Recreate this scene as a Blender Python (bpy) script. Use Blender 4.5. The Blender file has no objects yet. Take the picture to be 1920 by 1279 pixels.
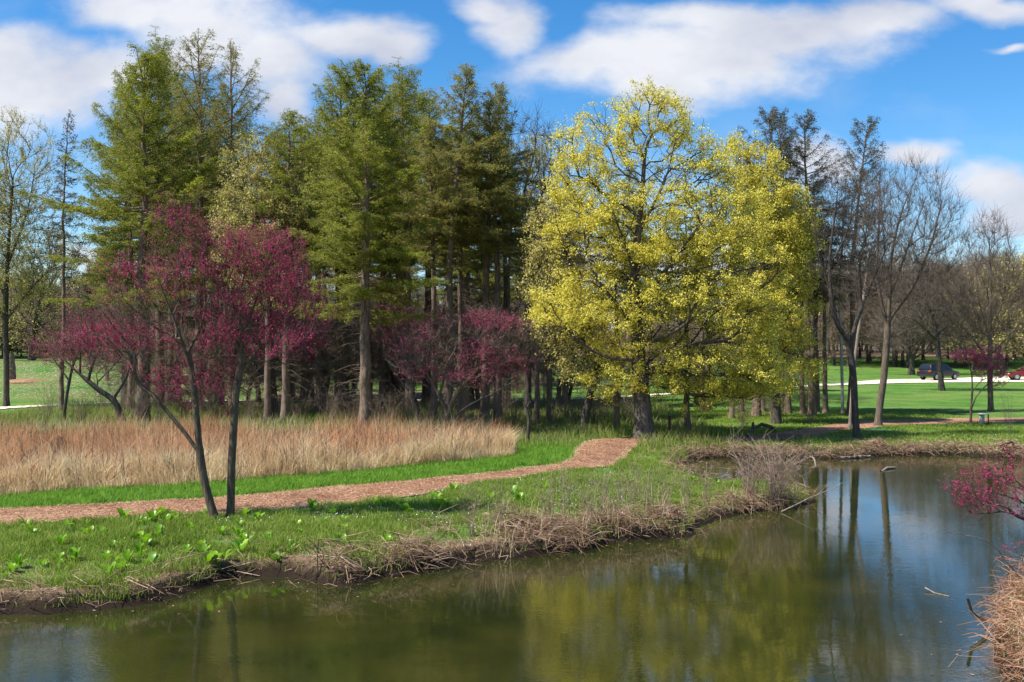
import bpy, math, random
import numpy as np
from mathutils import Vector

# ------------------------------------------------------------------ camera, world, sun
scene = bpy.context.scene
COL = scene.collection
F = 1900.0          # focal length in photo pixels (1920 wide)
CAMZ = 4.5
cam_d = bpy.data.cameras.new("camera"); cam = bpy.data.objects.new("camera", cam_d)
COL.objects.link(cam); scene.camera = cam
cam.location = (0, 0, CAMZ); cam.rotation_euler = (math.radians(90), 0, 0)
cam_d.sensor_width = 36.0; cam_d.lens = 36.0 * F / 1920.0
cam_d.clip_start = 0.1; cam_d.clip_end = 5000
scene.view_settings.view_transform = 'Standard'; scene.view_settings.look = 'None'
scene.view_settings.gamma = 1.0; scene.view_settings.exposure = 0.90
SUN_AZ_VEC = Vector((-0.95, -0.30, 0)).normalized()      # towards the sun, on the viewer's left and a little behind
SUN_EL = math.radians(53)
to_sun = Vector((SUN_AZ_VEC.x*math.cos(SUN_EL), SUN_AZ_VEC.y*math.cos(SUN_EL), math.sin(SUN_EL)))
sun_d = bpy.data.lights.new("sun", 'SUN'); sun = bpy.data.objects.new("sun", sun_d); COL.objects.link(sun)
sun_d.energy = 5.0; sun_d.angle = math.radians(0.53); sun_d.color = (1.0, 0.95, 0.86)
sun.rotation_euler = to_sun.to_track_quat('Z', 'Y').to_euler(); sun.location = (-20, -20, 40)

world = bpy.data.worlds.new("World"); scene.world = world; world.use_nodes = True
def build_world():
    nt = world.node_tree; nt.nodes.clear(); N = nt.nodes.new; L = nt.links.new
    def mth(op, a, b=None, c=None, clamp=False):
        n = N('ShaderNodeMath'); n.operation = op; n.use_clamp = clamp
        for i, v in enumerate((a, b, c)):
            if v is None: continue
            if isinstance(v, (int, float)): n.inputs[i].default_value = v
            else: L(v, n.inputs[i])
        return n.outputs[0]
    sky = N('ShaderNodeTexSky'); sky.sky_type = 'NISHITA'; sky.sun_disc = False
    sky.sun_elevation = SUN_EL; sky.sun_rotation = math.atan2(SUN_AZ_VEC.x, SUN_AZ_VEC.y)
    sky.air_density = 1.0; sky.dust_density = 0.05; sky.ozone_density = 4.0; sky.altitude = 300
    hs = N('ShaderNodeHueSaturation'); hs.inputs['Saturation'].default_value = 1.32; hs.inputs['Value'].default_value = 1.0
    L(sky.outputs[0], hs.inputs['Color'])
    bg1 = N('ShaderNodeBackground'); bg1.inputs[1].default_value = 0.094; L(hs.outputs[0], bg1.inputs[0])
    tc = N('ShaderNodeTexCoord'); sx = N('ShaderNodeSeparateXYZ'); L(tc.outputs['Generated'], sx.inputs[0])
    ay = mth('MAXIMUM', mth('ABSOLUTE', sx.outputs[1]), 0.08)
    u = mth('DIVIDE', sx.outputs[0], ay); v = mth('DIVIDE', sx.outputs[2], ay)
    cb = N('ShaderNodeCombineXYZ'); L(u, cb.inputs[0]); L(v, cb.inputs[1])
    def noise(scale, detail, rough, src, off=0.0):
        n = N('ShaderNodeTexNoise'); n.inputs['Scale'].default_value = scale; n.inputs['Detail'].default_value = detail
        n.inputs['Roughness'].default_value = rough
        mp = N('ShaderNodeMapping'); mp.inputs['Scale'].default_value = (1, 1.7, 1); mp.inputs['Location'].default_value = (off, off*.7, 0)
        L(src, mp.inputs[0]); L(mp.outputs[0], n.inputs['Vector']); return n
    wn = noise(6, 4, .55, cb.outputs[0], 3.3)
    w1 = N('ShaderNodeVectorMath'); w1.operation = 'SUBTRACT'; L(wn.outputs['Color'], w1.inputs[0]); w1.inputs[1].default_value = (.5, .5, .5)
    w2 = N('ShaderNodeVectorMath'); w2.operation = 'MULTIPLY'; L(w1.outputs[0], w2.inputs[0]); w2.inputs[1].default_value = (.085, .06, 0)
    w3 = N('ShaderNodeVectorMath'); w3.operation = 'ADD'; L(w2.outputs[0], w3.inputs[0]); L(cb.outputs[0], w3.inputs[1])
    blobs = [(60,165,190,95,1),(200,140,110,60,1),(10,95,110,50,1),(230,30,130,45,.9),(400,45,190,75,1),(500,110,120,95,1),(640,70,130,45,1),
             (730,90,60,40,.85),(330,110,100,45,.8),(530,185,75,55,.7),(955,35,75,62,1),(900,5,80,30,.8),(1130,125,190,55,1),(1330,110,260,75,1),(1240,160,150,50,1),
             (1480,60,230,60,1),(1640,40,170,38,.9),(1850,18,150,30,.8),(1330,30,200,45,.8),(1720,282,100,30,.9),(1850,335,110,48,1),
             (1900,400,120,62,1),(1520,310,90,50,.8),(230,490,160,35,.7),(1250,500,300,45,.7),(1900,90,50,12,.5),
             (-300,200,250,100,1),(-350,420,200,60,1),(2250,200,250,80,1),(2200,420,250,70,1),(700,-300,500,90,1),(1800,-350,400,90,1),(-200,-250,400,80,1),
             (700,-750,700,160,1),(1700,-900,600,160,1),(-600,-700,500,150,1)]
    cur = None
    for (px, py, rx, ry, k) in blobs:
        s = N('ShaderNodeVectorMath'); s.operation = 'SUBTRACT'; L(w3.outputs[0], s.inputs[0]); s.inputs[1].default_value = ((px-960)/F, (640-py)/F, 0)
        m = N('ShaderNodeVectorMath'); m.operation = 'MULTIPLY'; L(s.outputs[0], m.inputs[0]); m.inputs[1].default_value = (F/rx, F/ry, 0)
        l = N('ShaderNodeVectorMath'); l.operation = 'LENGTH'; L(m.outputs[0], l.inputs[0])
        d = mth('MULTIPLY_ADD', l.outputs['Value'], -1.0, 1.0 + (k-1)*.5)
        cur = d if cur is None else mth('SMOOTH_MAX', cur, d, .25)
    n2 = noise(9, 7, .6, cb.outputs[0], 1.1)
    dens = mth('ADD', cur, mth('MULTIPLY_ADD', n2.outputs[0], 1.5, -.75))
    mr = N('ShaderNodeMapRange'); mr.interpolation_type = 'SMOOTHSTEP'; L(dens, mr.inputs[0])
    mr.inputs[1].default_value = -.30; mr.inputs[2].default_value = .62
    n4 = noise(3.0, 5, .6, cb.outputs[0], 9.0)
    wisp = mth('MULTIPLY', mth('MULTIPLY_ADD', n4.outputs[0], 3.0, -1.45, clamp=True), .30)
    mask = mth('MAXIMUM', mth('MULTIPLY', mr.outputs[0], .95), wisp)
    n3 = noise(5, 5, .55, cb.outputs[0], 5.0)
    rmp = N('ShaderNodeValToRGB'); L(n3.outputs[0], rmp.inputs[0])
    rmp.color_ramp.elements[0].position = .35; rmp.color_ramp.elements[0].color = (.60, .63, .73, 1)
    rmp.color_ramp.elements[1].position = .60; rmp.color_ramp.elements[1].color = (.86, .87, .91, 1)
    bg2 = N('ShaderNodeBackground'); bg2.inputs[1].default_value = 0.565; L(rmp.outputs[0], bg2.inputs[0])
    mx = N('ShaderNodeMixShader'); L(mask, mx.inputs[0]); L(bg1.outputs[0], mx.inputs[1]); L(bg2.outputs[0], mx.inputs[2])
    out = N('ShaderNodeOutputWorld'); L(mx.outputs[0], out.inputs[0])
build_world()
scene.cycles.max_bounces = 6; scene.cycles.diffuse_bounces = 2; scene.cycles.glossy_bounces = 2
scene.cycles.transmission_bounces = 2; scene.cycles.transparent_max_bounces = 4
scene.cycles.caustics_reflective = False; scene.cycles.caustics_refractive = False

rng = np.random.default_rng(7); random.seed(7)

# ------------------------------------------------------------------ helpers
def mesh_from(name, V, parts):
    """V (n,3); parts: list of (m,k) face arrays"""
    me = bpy.data.meshes.new(name)
    V = np.asarray(V, dtype=np.float32)
    parts = [np.asarray(p, dtype=np.int32) for p in parts if len(p)]
    me.vertices.add(len(V)); me.vertices.foreach_set('co', V.ravel())
    if parts:
        li = np.concatenate([p.ravel() for p in parts])
        tot = np.concatenate([np.full(len(p), p.shape[1], dtype=np.int32) for p in parts])
        st = np.concatenate([[0], np.cumsum(tot)[:-1]]).astype(np.int32)
        me.loops.add(len(li)); me.loops.foreach_set('vertex_index', li)
        me.polygons.add(len(tot)); me.polygons.foreach_set('loop_start', st)
        try: me.polygons.foreach_set('loop_total', tot)
        except Exception: pass
    me.update(calc_edges=True)
    return me
def smooth(me):
    me.polygons.foreach_set('use_smooth', np.ones(len(me.polygons), dtype=bool)); me.update()
def obj(name, me, mat, parent=None, loc=None):
    o = bpy.data.objects.new(name, me); COL.objects.link(o)
    if mat is not None and me is not None and len(me.materials) == 0: me.materials.append(mat)
    if parent: o.parent = parent
    if loc is not None: o.location = loc
    return o
def tag(o, label, cat, group=None):
    o['label'] = label; o['category'] = cat
    if group: o['group'] = group
    return o
def thing(name, label, cat, loc=(0,0,0), rz=0, group=None, scale=1):
    o = bpy.data.objects.new(name, None); COL.objects.link(o); o.empty_display_size = .3
    o.location = loc; o.rotation_euler = (0, 0, rz)
    if not isinstance(scale, (tuple, list)): scale = (scale,)*3
    o.scale = scale
    return tag(o, label, cat, group)
def struct(name, me, mat):
    o = obj(name, me, mat); o['kind'] = 'structure'; return o
def stuff(name, me, mat, label, cat):
    o = obj(name, me, mat); o['kind'] = 'stuff'; return tag(o, label, cat)
def dup(root, loc, rz=0, scale=1, label=None, group=None):
    r = root.copy(); COL.objects.link(r); r.location = loc; r.rotation_euler = (0, 0, rz)
    if not isinstance(scale, (tuple, list)): scale = (scale,)*3
    r.scale = scale
    if label: r['label'] = label
    if group: r['group'] = group
    for ch in list(root.children):
        c = ch.copy(); COL.objects.link(c); c.parent = r
        for g in list(ch.children):
            d = g.copy(); COL.objects.link(d); d.parent = c
    return r
class MB:
    def __init__(s): s.V = []; s.P = {}; s.n = 0
    def add(s, V, *parts):
        V = np.asarray(V, float)
        s.V.append(V)
        for p in parts:
            p = np.asarray(p, int)
            if len(p): s.P.setdefault(p.shape[1], []).append(p + s.n)
        s.n += len(V)
    def mesh(s, name, sm=False):
        me = mesh_from(name, np.concatenate(s.V), [np.concatenate(v) for v in s.P.values()])
        if sm: smooth(me)
        return me

# ------------------------------------------------------------------ materials
def mat_new(name):
    m = bpy.data.materials.new(name); m.use_nodes = True; nt = m.node_tree; nt.nodes.clear()
    return m, nt
def ramp(nt, fac, cols):
    r = nt.nodes.new('ShaderNodeValToRGB'); nt.links.new(fac, r.inputs[0])
    e = r.color_ramp.elements
    while len(e) < len(cols): e.new(.5)
    for i, (p, c) in enumerate(cols): e[i].position = p; e[i].color = (*c, 1)
    return r.outputs[0]
def nz(nt, scale, detail=4, rough=.55, stretch=None, coord='obj'):
    n = nt.nodes.new('ShaderNodeTexNoise'); n.inputs['Scale'].default_value = scale
    n.inputs['Detail'].default_value = detail; n.inputs['Roughness'].default_value = rough
    if coord == 'world':
        g = nt.nodes.new('ShaderNodeNewGeometry'); src = g.outputs['Position']
    else:
        g = nt.nodes.new('ShaderNodeTexCoord'); src = g.outputs['Object']
    if stretch:
        mp = nt.nodes.new('ShaderNodeMapping'); mp.inputs['Scale'].default_value = stretch
        nt.links.new(src, mp.inputs[0]); src = mp.outputs[0]
    nt.links.new(src, n.inputs['Vector'])
    return n.outputs[0]
def mix(nt, fac, a, b, mode='MIX'):
    m = nt.nodes.new('ShaderNodeMix'); m.data_type = 'RGBA'; m.blend_type = mode
    for s, v in ((m.inputs[0], fac), (m.inputs[6], a), (m.inputs[7], b)):
        if isinstance(v, (int, float)): s.default_value = v
        elif isinstance(v, tuple): s.default_value = (*v, 1)
        else: nt.links.new(v, s)
    return m.outputs[2]
def mathn(nt, op, a, b, clamp=False):
    m = nt.nodes.new('ShaderNodeMath'); m.operation = op; m.use_clamp = clamp
    for s, v in ((m.inputs[0], a), (m.inputs[1], b)):
        if isinstance(v, (int, float)): s.default_value = v
        else: nt.links.new(v, s)
    return m.outputs[0]
def out_bsdf(nt, col, rough=.9, bump=None, bstr=.3, bdist=.02, transl=None, tcol=None, spec=.3):
    p = nt.nodes.new('ShaderNodeBsdfPrincipled')
    if isinstance(col, tuple): p.inputs['Base Color'].default_value = (*col, 1)
    else: nt.links.new(col, p.inputs['Base Color'])
    p.inputs['Roughness'].default_value = rough
    p.inputs['Specular IOR Level'].default_value = spec
    if bump is not None:
        b = nt.nodes.new('ShaderNodeBump'); b.inputs['Strength'].default_value = bstr; b.inputs['Distance'].default_value = bdist
        nt.links.new(bump, b.inputs['Height']); nt.links.new(b.outputs[0], p.inputs['Normal'])
    sh = p.outputs[0]
    if transl:
        t = nt.nodes.new('ShaderNodeBsdfTranslucent'); mx = nt.nodes.new('ShaderNodeMixShader'); mx.inputs[0].default_value = transl
        c = tcol if tcol is not None else col
        if isinstance(c, tuple): t.inputs[0].default_value = (*c, 1)
        else: nt.links.new(c, t.inputs[0])
        nt.links.new(sh, mx.inputs[1]); nt.links.new(t.outputs[0], mx.inputs[2]); sh = mx.outputs[0]
    o = nt.nodes.new('ShaderNodeOutputMaterial'); nt.links.new(sh, o.inputs[0])
    return p
def leaf_mat(name, cols, transl=.35, rough=.7, big=.6, spec=.25):
    """random per leaf + large clump variation"""
    m, nt = mat_new(name)
    g = nt.nodes.new('ShaderNodeNewGeometry')
    n = nz(nt, big, 3, coord='world')
    f = mathn(nt, 'ADD', mathn(nt, 'MULTIPLY', g.outputs['Random Per Island'], .55), mathn(nt, 'MULTIPLY', mathn(nt, 'SUBTRACT', n, .28), 1.0), True)
    k = len(cols)
    c = ramp(nt, f, [(i/(k-1), cc) for i, cc in enumerate(cols)])
    out_bsdf(nt, c, rough, transl=transl, spec=spec)
    return m
def bark_mat(name, c0, c1, scale=6, stretch=(1,1,.18), bstr=.6, c2=None):
    m, nt = mat_new(name)
    n = nz(nt, scale*2.2, 6, .65, stretch)
    cols = [(.30, c0), (.62, c1)]
    if c2: cols.append((.78, c2))
    c = ramp(nt, n, cols)
    n2 = nz(nt, 1.3, 3, coord='world')
    c = mix(nt, mathn(nt, 'MULTIPLY', n2, .5), c, tuple(x*.55 for x in c0))
    out_bsdf(nt, c, .92, bump=n, bstr=bstr, bdist=.03, spec=.2)
    return m
M = {}
M['bark_dark'] = bark_mat('bark_dark', (.035,.028,.024), (.12,.10,.085))
M['bark_larch'] = bark_mat('bark_larch', (.07,.048,.036), (.29,.205,.155), c2=(.44,.36,.29))
M['bark_pale'] = bark_mat('bark_pale', (.13,.10,.08), (.36,.30,.24))
M['bark_redbud'] = bark_mat('bark_redbud', (.05,.036,.026), (.19,.145,.10), scale=9)
M['bark_maple'] = bark_mat('bark_maple', (.04,.033,.028), (.17,.14,.115), scale=4)
M['twig_grey'] = bark_mat('twig_grey', (.08,.062,.05), (.22,.175,.135), bstr=.1)
M['twig_brown'] = bark_mat('twig_brown', (.13,.095,.07), (.30,.225,.165), bstr=.1)
M['bark_brown'] = bark_mat('bark_brown', (.055,.042,.034), (.19,.15,.115), c2=(.27,.22,.17))
M['twig_pink'] = bark_mat('twig_pink', (.20,.13,.10), (.46,.34,.27), bstr=.1)
M['birch'] = bark_mat('birch', (.30,.28,.25), (.62,.60,.56))
M['leaf_maple'] = leaf_mat('leaf_maple', [(.50,.43,.05),(.66,.58,.075),(.78,.70,.12),(.88,.82,.24)], .45)
M['leaf_sparse'] = leaf_mat('leaf_sparse', [(.34,.30,.08),(.52,.46,.13),(.64,.58,.20)], .3)
M['needle'] = leaf_mat('needle', [(.10,.115,.014),(.19,.21,.022),(.30,.32,.030),(.43,.45,.052)], .38, big=.45)
M['needle_brown'] = leaf_mat('needle_brown', [(.16,.15,.035),(.26,.25,.05),(.37,.36,.075)], .4, big=.5)
M['needle_dark'] = leaf_mat('needle_dark', [(.018,.038,.012),(.04,.075,.018),(.07,.12,.03)], .15)
M['needle_bare'] = leaf_mat('needle_bare', [(.05,.05,.03),(.09,.095,.045)], .1)
M['blossom'] = leaf_mat('blossom', [(.32,.018,.085),(.50,.04,.155),(.66,.10,.27)], .45, big=1.2)
M['blossom_far'] = leaf_mat('blossom_far', [(.32,.04,.10),(.50,.08,.19),(.64,.14,.29)], .45, big=1.2)
M['grass'] = leaf_mat('grass', [(.10,.13,.025),(.18,.26,.035),(.28,.38,.06),(.46,.46,.16)], .45, big=.9)
M['grass_verge'] = leaf_mat('grass_verge', [(.08,.17,.02),(.14,.30,.03),(.24,.42,.05),(.36,.46,.09)], .45, big=2.2)  # finer colour patches paint uneven sun into the verge grass
M['grass_weed'] = leaf_mat('grass_weed', [(.09,.13,.025),(.17,.24,.04),(.28,.29,.09),(.44,.35,.18)], .4, big=.5)
M['straw'] = leaf_mat('straw', [(.42,.29,.15),(.70,.55,.33),(.92,.80,.55)], .5, big=1.0)
M['redstem'] = leaf_mat('redstem', [(.34,.15,.07),(.56,.28,.14),(.76,.48,.27)], .4, big=.7)
M['dead'] = leaf_mat('dead', [(.07,.04,.025),(.20,.12,.075),(.38,.25,.165),(.66,.52,.40)], .1, big=2.5)
M['dead_red'] = leaf_mat('dead_red', [(.07,.03,.018),(.22,.10,.055),(.40,.22,.13),(.62,.44,.28)], .1, big=2.5)
M['skunk'] = leaf_mat('skunk', [(.10,.24,.012),(.19,.38,.015),(.36,.52,.03)], .45, rough=.38, big=1.5, spec=.5)
M['petal'] = leaf_mat('petal', [(.55,.50,.55),(.8,.78,.8)], .2)
M['blueflower'] = leaf_mat('blueflower', [(.10,.15,.5),(.2,.3,.75)], .2)
def mulch_mat():
    m, nt = mat_new('mulch')
    v = nt.nodes.new('ShaderNodeTexVoronoi'); v.inputs['Scale'].default_value = 22; v.feature = 'F1'
    g = nt.nodes.new('ShaderNodeNewGeometry'); mp = nt.nodes.new('ShaderNodeMapping'); mp.inputs['Scale'].default_value = (1, .8, 1)
    nt.links.new(g.outputs['Position'], mp.inputs[0]); nt.links.new(mp.outputs[0], v.inputs['Vector'])
    sx = nt.nodes.new('ShaderNodeSeparateColor'); nt.links.new(v.outputs['Color'], sx.inputs[0])
    c = ramp(nt, sx.outputs[0], [(0,(.10,.042,.022)),(.5,(.21,.095,.05)),(.85,(.32,.16,.09)),(1,(.58,.40,.26))])
    n = nz(nt, .8, 5, .65, coord='world')
    c = mix(nt, ramp(nt, n, [(.35,(0,0,0)),(.7,(.6,.6,.6))]), c, (.42,.27,.17))
    nb = nz(nt, .5, 4, .6, (1.3,1,1), coord='world')
    c = mix(nt, ramp(nt, nb, [(.52,(0,0,0)),(.7,(.6,.6,.6))]), c, (.13,.062,.036))
    out_bsdf(nt, c, .95, bump=v.outputs['Distance'], bstr=.7, bdist=.03, spec=.15)
    return m
M['mulch'] = mulch_mat()
M['mulch_chip'] = leaf_mat('mulch_chip', [(.12,.05,.027),(.26,.125,.068),(.58,.39,.26)], .0, big=2)
def concrete_mat():
    m, nt = mat_new('concrete'); n = nz(nt, 3, 6, coord='world')
    out_bsdf(nt, ramp(nt, n, [(.3,(.58,.50,.38)),(.7,(.76,.68,.54))]), .9, spec=.2); return m
M['concrete'] = concrete_mat()
def ground_mat():
    m, nt = mat_new('ground')
    def attr(n):
        a = nt.nodes.new('ShaderNodeAttribute'); a.attribute_name = n; return a.outputs['Fac']
    n1 = nz(nt, .35, 5, .6, coord='world'); n2 = nz(nt, 3.5, 6, .7, coord='world'); n3 = nz(nt, 18, 4, .7, coord='world')
    f = mathn(nt, 'ADD', mathn(nt, 'MULTIPLY', n1, .5), mathn(nt, 'MULTIPLY', n2, .5))
    green = ramp(nt, f, [(.36,(.035,.10,.016)),(.5,(.065,.165,.022)),(.62,(.14,.23,.04))])
    n5 = nz(nt, .09, 6, .7, (1, 1.8, 1), coord='world')
    green = mix(nt, ramp(nt, n5, [(.45,(0,0,0)),(.65,(.75,.75,.75))]), green, (.17,.21,.055))
    n6 = nz(nt, 5, 6, .8, coord='world')
    green = mix(nt, ramp(nt, n6, [(.35,(.55,.55,.55)),(.55,(0,0,0))]), green, (.03,.07,.014))
    brown = ramp(nt, n3, [(.3,(.07,.045,.028)),(.5,(.18,.12,.075)),(.7,(.34,.235,.15))])
    dn = mathn(nt, 'ADD', attr('dirt'), mathn(nt, 'MULTIPLY', mathn(nt, 'SUBTRACT', n2, .5), 1.6))
    dn = mathn(nt, 'ADD', dn, mathn(nt, 'MULTIPLY', mathn(nt, 'SUBTRACT', n1, .5), .8))
    c = mix(nt, ramp(nt, dn, [(.32,(0,0,0)),(.60,(1,1,1))]), green, brown)
    c = mix(nt, attr('mud'), c, (.022,.015,.010))
    # fallen white petals
    v = nt.nodes.new('ShaderNodeTexVoronoi'); v.inputs['Scale'].default_value = 5.0
    g = nt.nodes.new('ShaderNodeNewGeometry'); nt.links.new(g.outputs['Position'], v.inputs['Vector'])
    pm = mathn(nt, 'MULTIPLY', mathn(nt, 'LESS_THAN', v.outputs['Distance'], .26), mathn(nt, 'GREATER_THAN', mathn(nt, 'MULTIPLY', attr('petals'), n2), .42))
    c = mix(nt, pm, c, (.62,.58,.60))
    out_bsdf(nt, c, .95, bump=n3, bstr=.5, bdist=.05, spec=.1)
    return m
M['ground'] = ground_mat()
def water_mat():
    m, nt = mat_new('water')
    bw = nz(nt, 3.0, 3, .5, (1.0, 1.6, 1), 'world'); bs = nz(nt, .8, 2, .5, (1, 1, 1), 'world'); bf = nz(nt, 9, 2, .5, (1.0, 2.0, 1), 'world')
    patch = nz(nt, .18, 2, .5, coord='world')
    b0 = mathn(nt, 'ADD', mathn(nt, 'MULTIPLY', bw, .9), mathn(nt, 'MULTIPLY', bs, .5))
    b0 = mathn(nt, 'ADD', b0, mathn(nt, 'MULTIPLY', mathn(nt, 'MULTIPLY', bf, 1.1), ramp(nt, patch, [(.42,(.12,.12,.12)),(.60,(1,1,1))])))
    n = nz(nt, .5, 4, coord='world')
    c = ramp(nt, n, [(.35,(.013,.018,.005)),(.65,(.030,.031,.007))])
    p = out_bsdf(nt, c, .03, bump=b0, bstr=.027, bdist=.05, spec=.5)
    p.inputs['IOR'].default_value = 2.0
    return m
M['water'] = water_mat()

# ------------------------------------------------------------------ terrain
def P0(px, py, z=0.0):
    D = (CAMZ - z)*F/(py-640.0); return ((px-960)/F*D, D)
shore = [P0(*q) for q in [(-330,1172),(-150,1160),(0,1150),(110,1148),(230,1138),(300,1128),(345,1112),(420,1090),(480,1082),(545,1082),(600,1096),(650,1098),
        (720,1082),(780,1072),(860,1060),(940,1048),(1010,1040),(1090,1030),(1150,1016),(1210,1012),(1290,1006),(1302,985),(1345,968),(1385,962),(1440,955),(1485,955),
        (1520,942),(1516,932),(1480,924),(1430,918),(1370,913),(1320,907),(1288,897),(1272,878),(1285,864),(1340,858),(1400,857),(1500,858),(1560,861),(1640,856),(1720,853),(1800,852),(1870,857),(1960,862),(2200,860)]]
shore += [(48,36),(60,28),(40,23),(20,20.5),(12,19.3),(9.6,18.4),(8.3,17.0),(7.5,15.5),(6.7,13.8),(6.2,12.0),(6.0,9.5),(5.0,5.5),(0,4.0),(-12,4.0),(-32,5),(-34,14)]
SH = np.array(shore)
def vnoise(x, y, s, seed=0):
    x = x*s + seed*17.3; y = y*s + seed*9.1
    xi = np.floor(x); yi = np.floor(y); fx = x-xi; fy = y-yi
    fx = fx*fx*(3-2*fx); fy = fy*fy*(3-2*fy)
    def h(a, b):
        v = np.sin(a*127.1 + b*311.7 + seed*3.7)*43758.5453; return v-np.floor(v)
    return (h(xi,yi)*(1-fx)+h(xi+1,yi)*fx)*(1-fy) + (h(xi,yi+1)*(1-fx)+h(xi+1,yi+1)*fx)*fy - .5
def sdist(x, y):
    """distance to the shore, positive on land"""
    x = np.asarray(x, float); y = np.asarray(y, float)
    best = np.full(x.shape, 1e9); inside = np.zeros(x.shape, bool)
    n = len(SH)
    for i in range(n):
        ax, ay = SH[i]; bx, by = SH[(i+1) % n]
        dx, dy = bx-ax, by-ay
        t = np.clip(((x-ax)*dx+(y-ay)*dy)/(dx*dx+dy*dy), 0, 1)
        best = np.minimum(best, np.hypot(x-ax-t*dx, y-ay-t*dy))
        if by != ay:
            c = ((ay > y) != (by > y)) & (x < (bx-ax)*(y-ay)/(by-ay)+ax); inside ^= c
    return np.where(inside, -best, best)
def sstep(a, b, x):
    t = np.clip((x-a)/(b-a), 0, 1); return t*t*(3-2*t)
def height_fn(x, y):
    s = sdist(x, y)
    s = s + .22*vnoise(x, y, 1.7, 1) + .12*vnoise(x, y, 4.5, 2)
    near = sstep(45, 38, y)
    bank = .06 + .22*sstep(0, .28, s) + .16*sstep(.3, 3.0, s)
    h = np.where(s > 0, bank, .06 + np.maximum(s*.75, -1.0))
    h = h + .06*vnoise(x, y, .9, 3)*sstep(.2, 1.0, s)*sstep(60, 40, y) + .10*vnoise(x, y, .17, 4)*sstep(1, 4, s)
    h = np.where((s > 0) & (x > 3.5) & (x < 9.5) & (y < 37) & (y > 24), .06+(h-.06)*(1-.45*sstep(3.5,5.5,x)*sstep(37,35,y)), h)
    h = h + .5*sstep(24, 16, y)*sstep(5.5, 9, x)*sstep(0, 1.2, s)
    h = h + 2.3*sstep(66, 102, y)*sstep(-6, -26, x)
    h = h + 2.4*sstep(118, 200, y) + 6*sstep(200, 500, y)
    h = h + .35*vnoise(x, y, .05, 5)*sstep(50, 80, y)
    return h, s
def axis(segs):
    out = []
    for a, b, st in segs:
        n = max(1, int(round((b-a)/st))); out += list(np.linspace(a, b, n, endpoint=False))
    return out
gx = np.array(axis([(-900,-300,60),(-300,-90,10),(-90,-32,1.6),(-32,-13,.4),(-13,12,.13),(12,26,.25),(26,90,1.6),(90,300,10),(300,901,60)]))
gy = np.array(axis([(-60,2,3),(2,14,.3),(14,28,.13),(28,46,.2),(46,120,.8),(120,300,5),(300,1500,60)]))
GX, GY = np.meshgrid(gx, gy); HZ, SD = height_fn(GX, GY)
def H(x, y):
    x = np.asarray(x, float); y = np.asarray(y, float)
    i = np.clip(np.searchsorted(gx, x)-1, 0, len(gx)-2); j = np.clip(np.searchsorted(gy, y)-1, 0, len(gy)-2)
    fx = np.clip((x-gx[i])/(gx[i+1]-gx[i]),0,1); fy = np.clip((y-gy[j])/(gy[j+1]-gy[j]),0,1)
    return (HZ[j,i]*(1-fx)+HZ[j,i+1]*fx)*(1-fy)+(HZ[j+1,i]*(1-fx)+HZ[j+1,i+1]*fx)*fy
def G(px, py):
    """ground point seen at a photo pixel"""
    z = .45
    for _ in range(25):
        D = (CAMZ-z)*F/(py-640.0); z = .5*z + .5*float(H((px-960)/F*D, D))
    return ((px-960)/F*D, D, z)
def build_ground():
    nx, ny = len(gx), len(gy)
    V = np.stack([GX, GY, HZ], -1).reshape(-1, 3)
    I = np.arange(nx*ny).reshape(ny, nx)
    Fc = np.stack([I[:-1,:-1], I[:-1,1:], I[1:,1:], I[1:,:-1]], -1).reshape(-1, 4)
    me = mesh_from('ground', V, [Fc]); smooth(me)
    x = GX.ravel(); y = GY.ravel(); s = SD.ravel()
    dirt = .16 + .14*sstep(34,30,y) + .45*sstep(1.3, .2, s)*sstep(45, 38, y)
    dirt = np.maximum(dirt, .55*np.exp(-(((x-10.5)/9)**2+((y-45)/5)**2)))      # worn leafy ground under the maple and along the far bank
    dirt = np.maximum(dirt, .62*sstep(56,60,y)*sstep(100,75,y)*sstep(-22,-16,x)*sstep(3,-2,x)*.9)  # grove floor, both lines: brown litter, also put in to darken the understorey shade
    dirt = np.maximum(dirt, .60*sstep(40,44,y)*sstep(66,58,y)*sstep(9,3,x)*sstep(-24,-14,x)*.8)
    dirt = np.maximum(dirt, .40*sstep(33,36,y)*sstep(48,42,y)*sstep(10,14,x))
    dirt = np.maximum(dirt, .8*sstep(150,175,y)); dirt = np.maximum(dirt, .36*sstep(64,68,y)*sstep(-8,-14,x))
    dirt = np.maximum(dirt, .75*sstep(24,16,y)*sstep(5,7,x))
    mud = sstep(.36, .12, s)*sstep(30,20,y) + sstep(.3,.05,s)*sstep(20,30,y)
    pet = .80*sstep(66,70,y)*sstep(130,100,y)*sstep(-12,-20,x) + .9*np.exp(-(((x+3)/4)**2+((y-27.5)/2.0)**2))
    pet = np.minimum(pet, 1.0)
    for n, a in (('dirt', dirt), ('mud', mud), ('petals', pet)):
        at = me.attributes.new(n, 'FLOAT', 'POINT'); at.data.foreach_set('value', a.astype(np.float32))
    struct('ground', me, M['ground'])
    wv = np.array([[-70,-20,0],[70,-20,0],[70,48,0],[-70,48,0]])
    struct('pond_water', mesh_from('pond_water', wv, [[[0,1,2,3]]]), M['water'])
build_ground()

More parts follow.
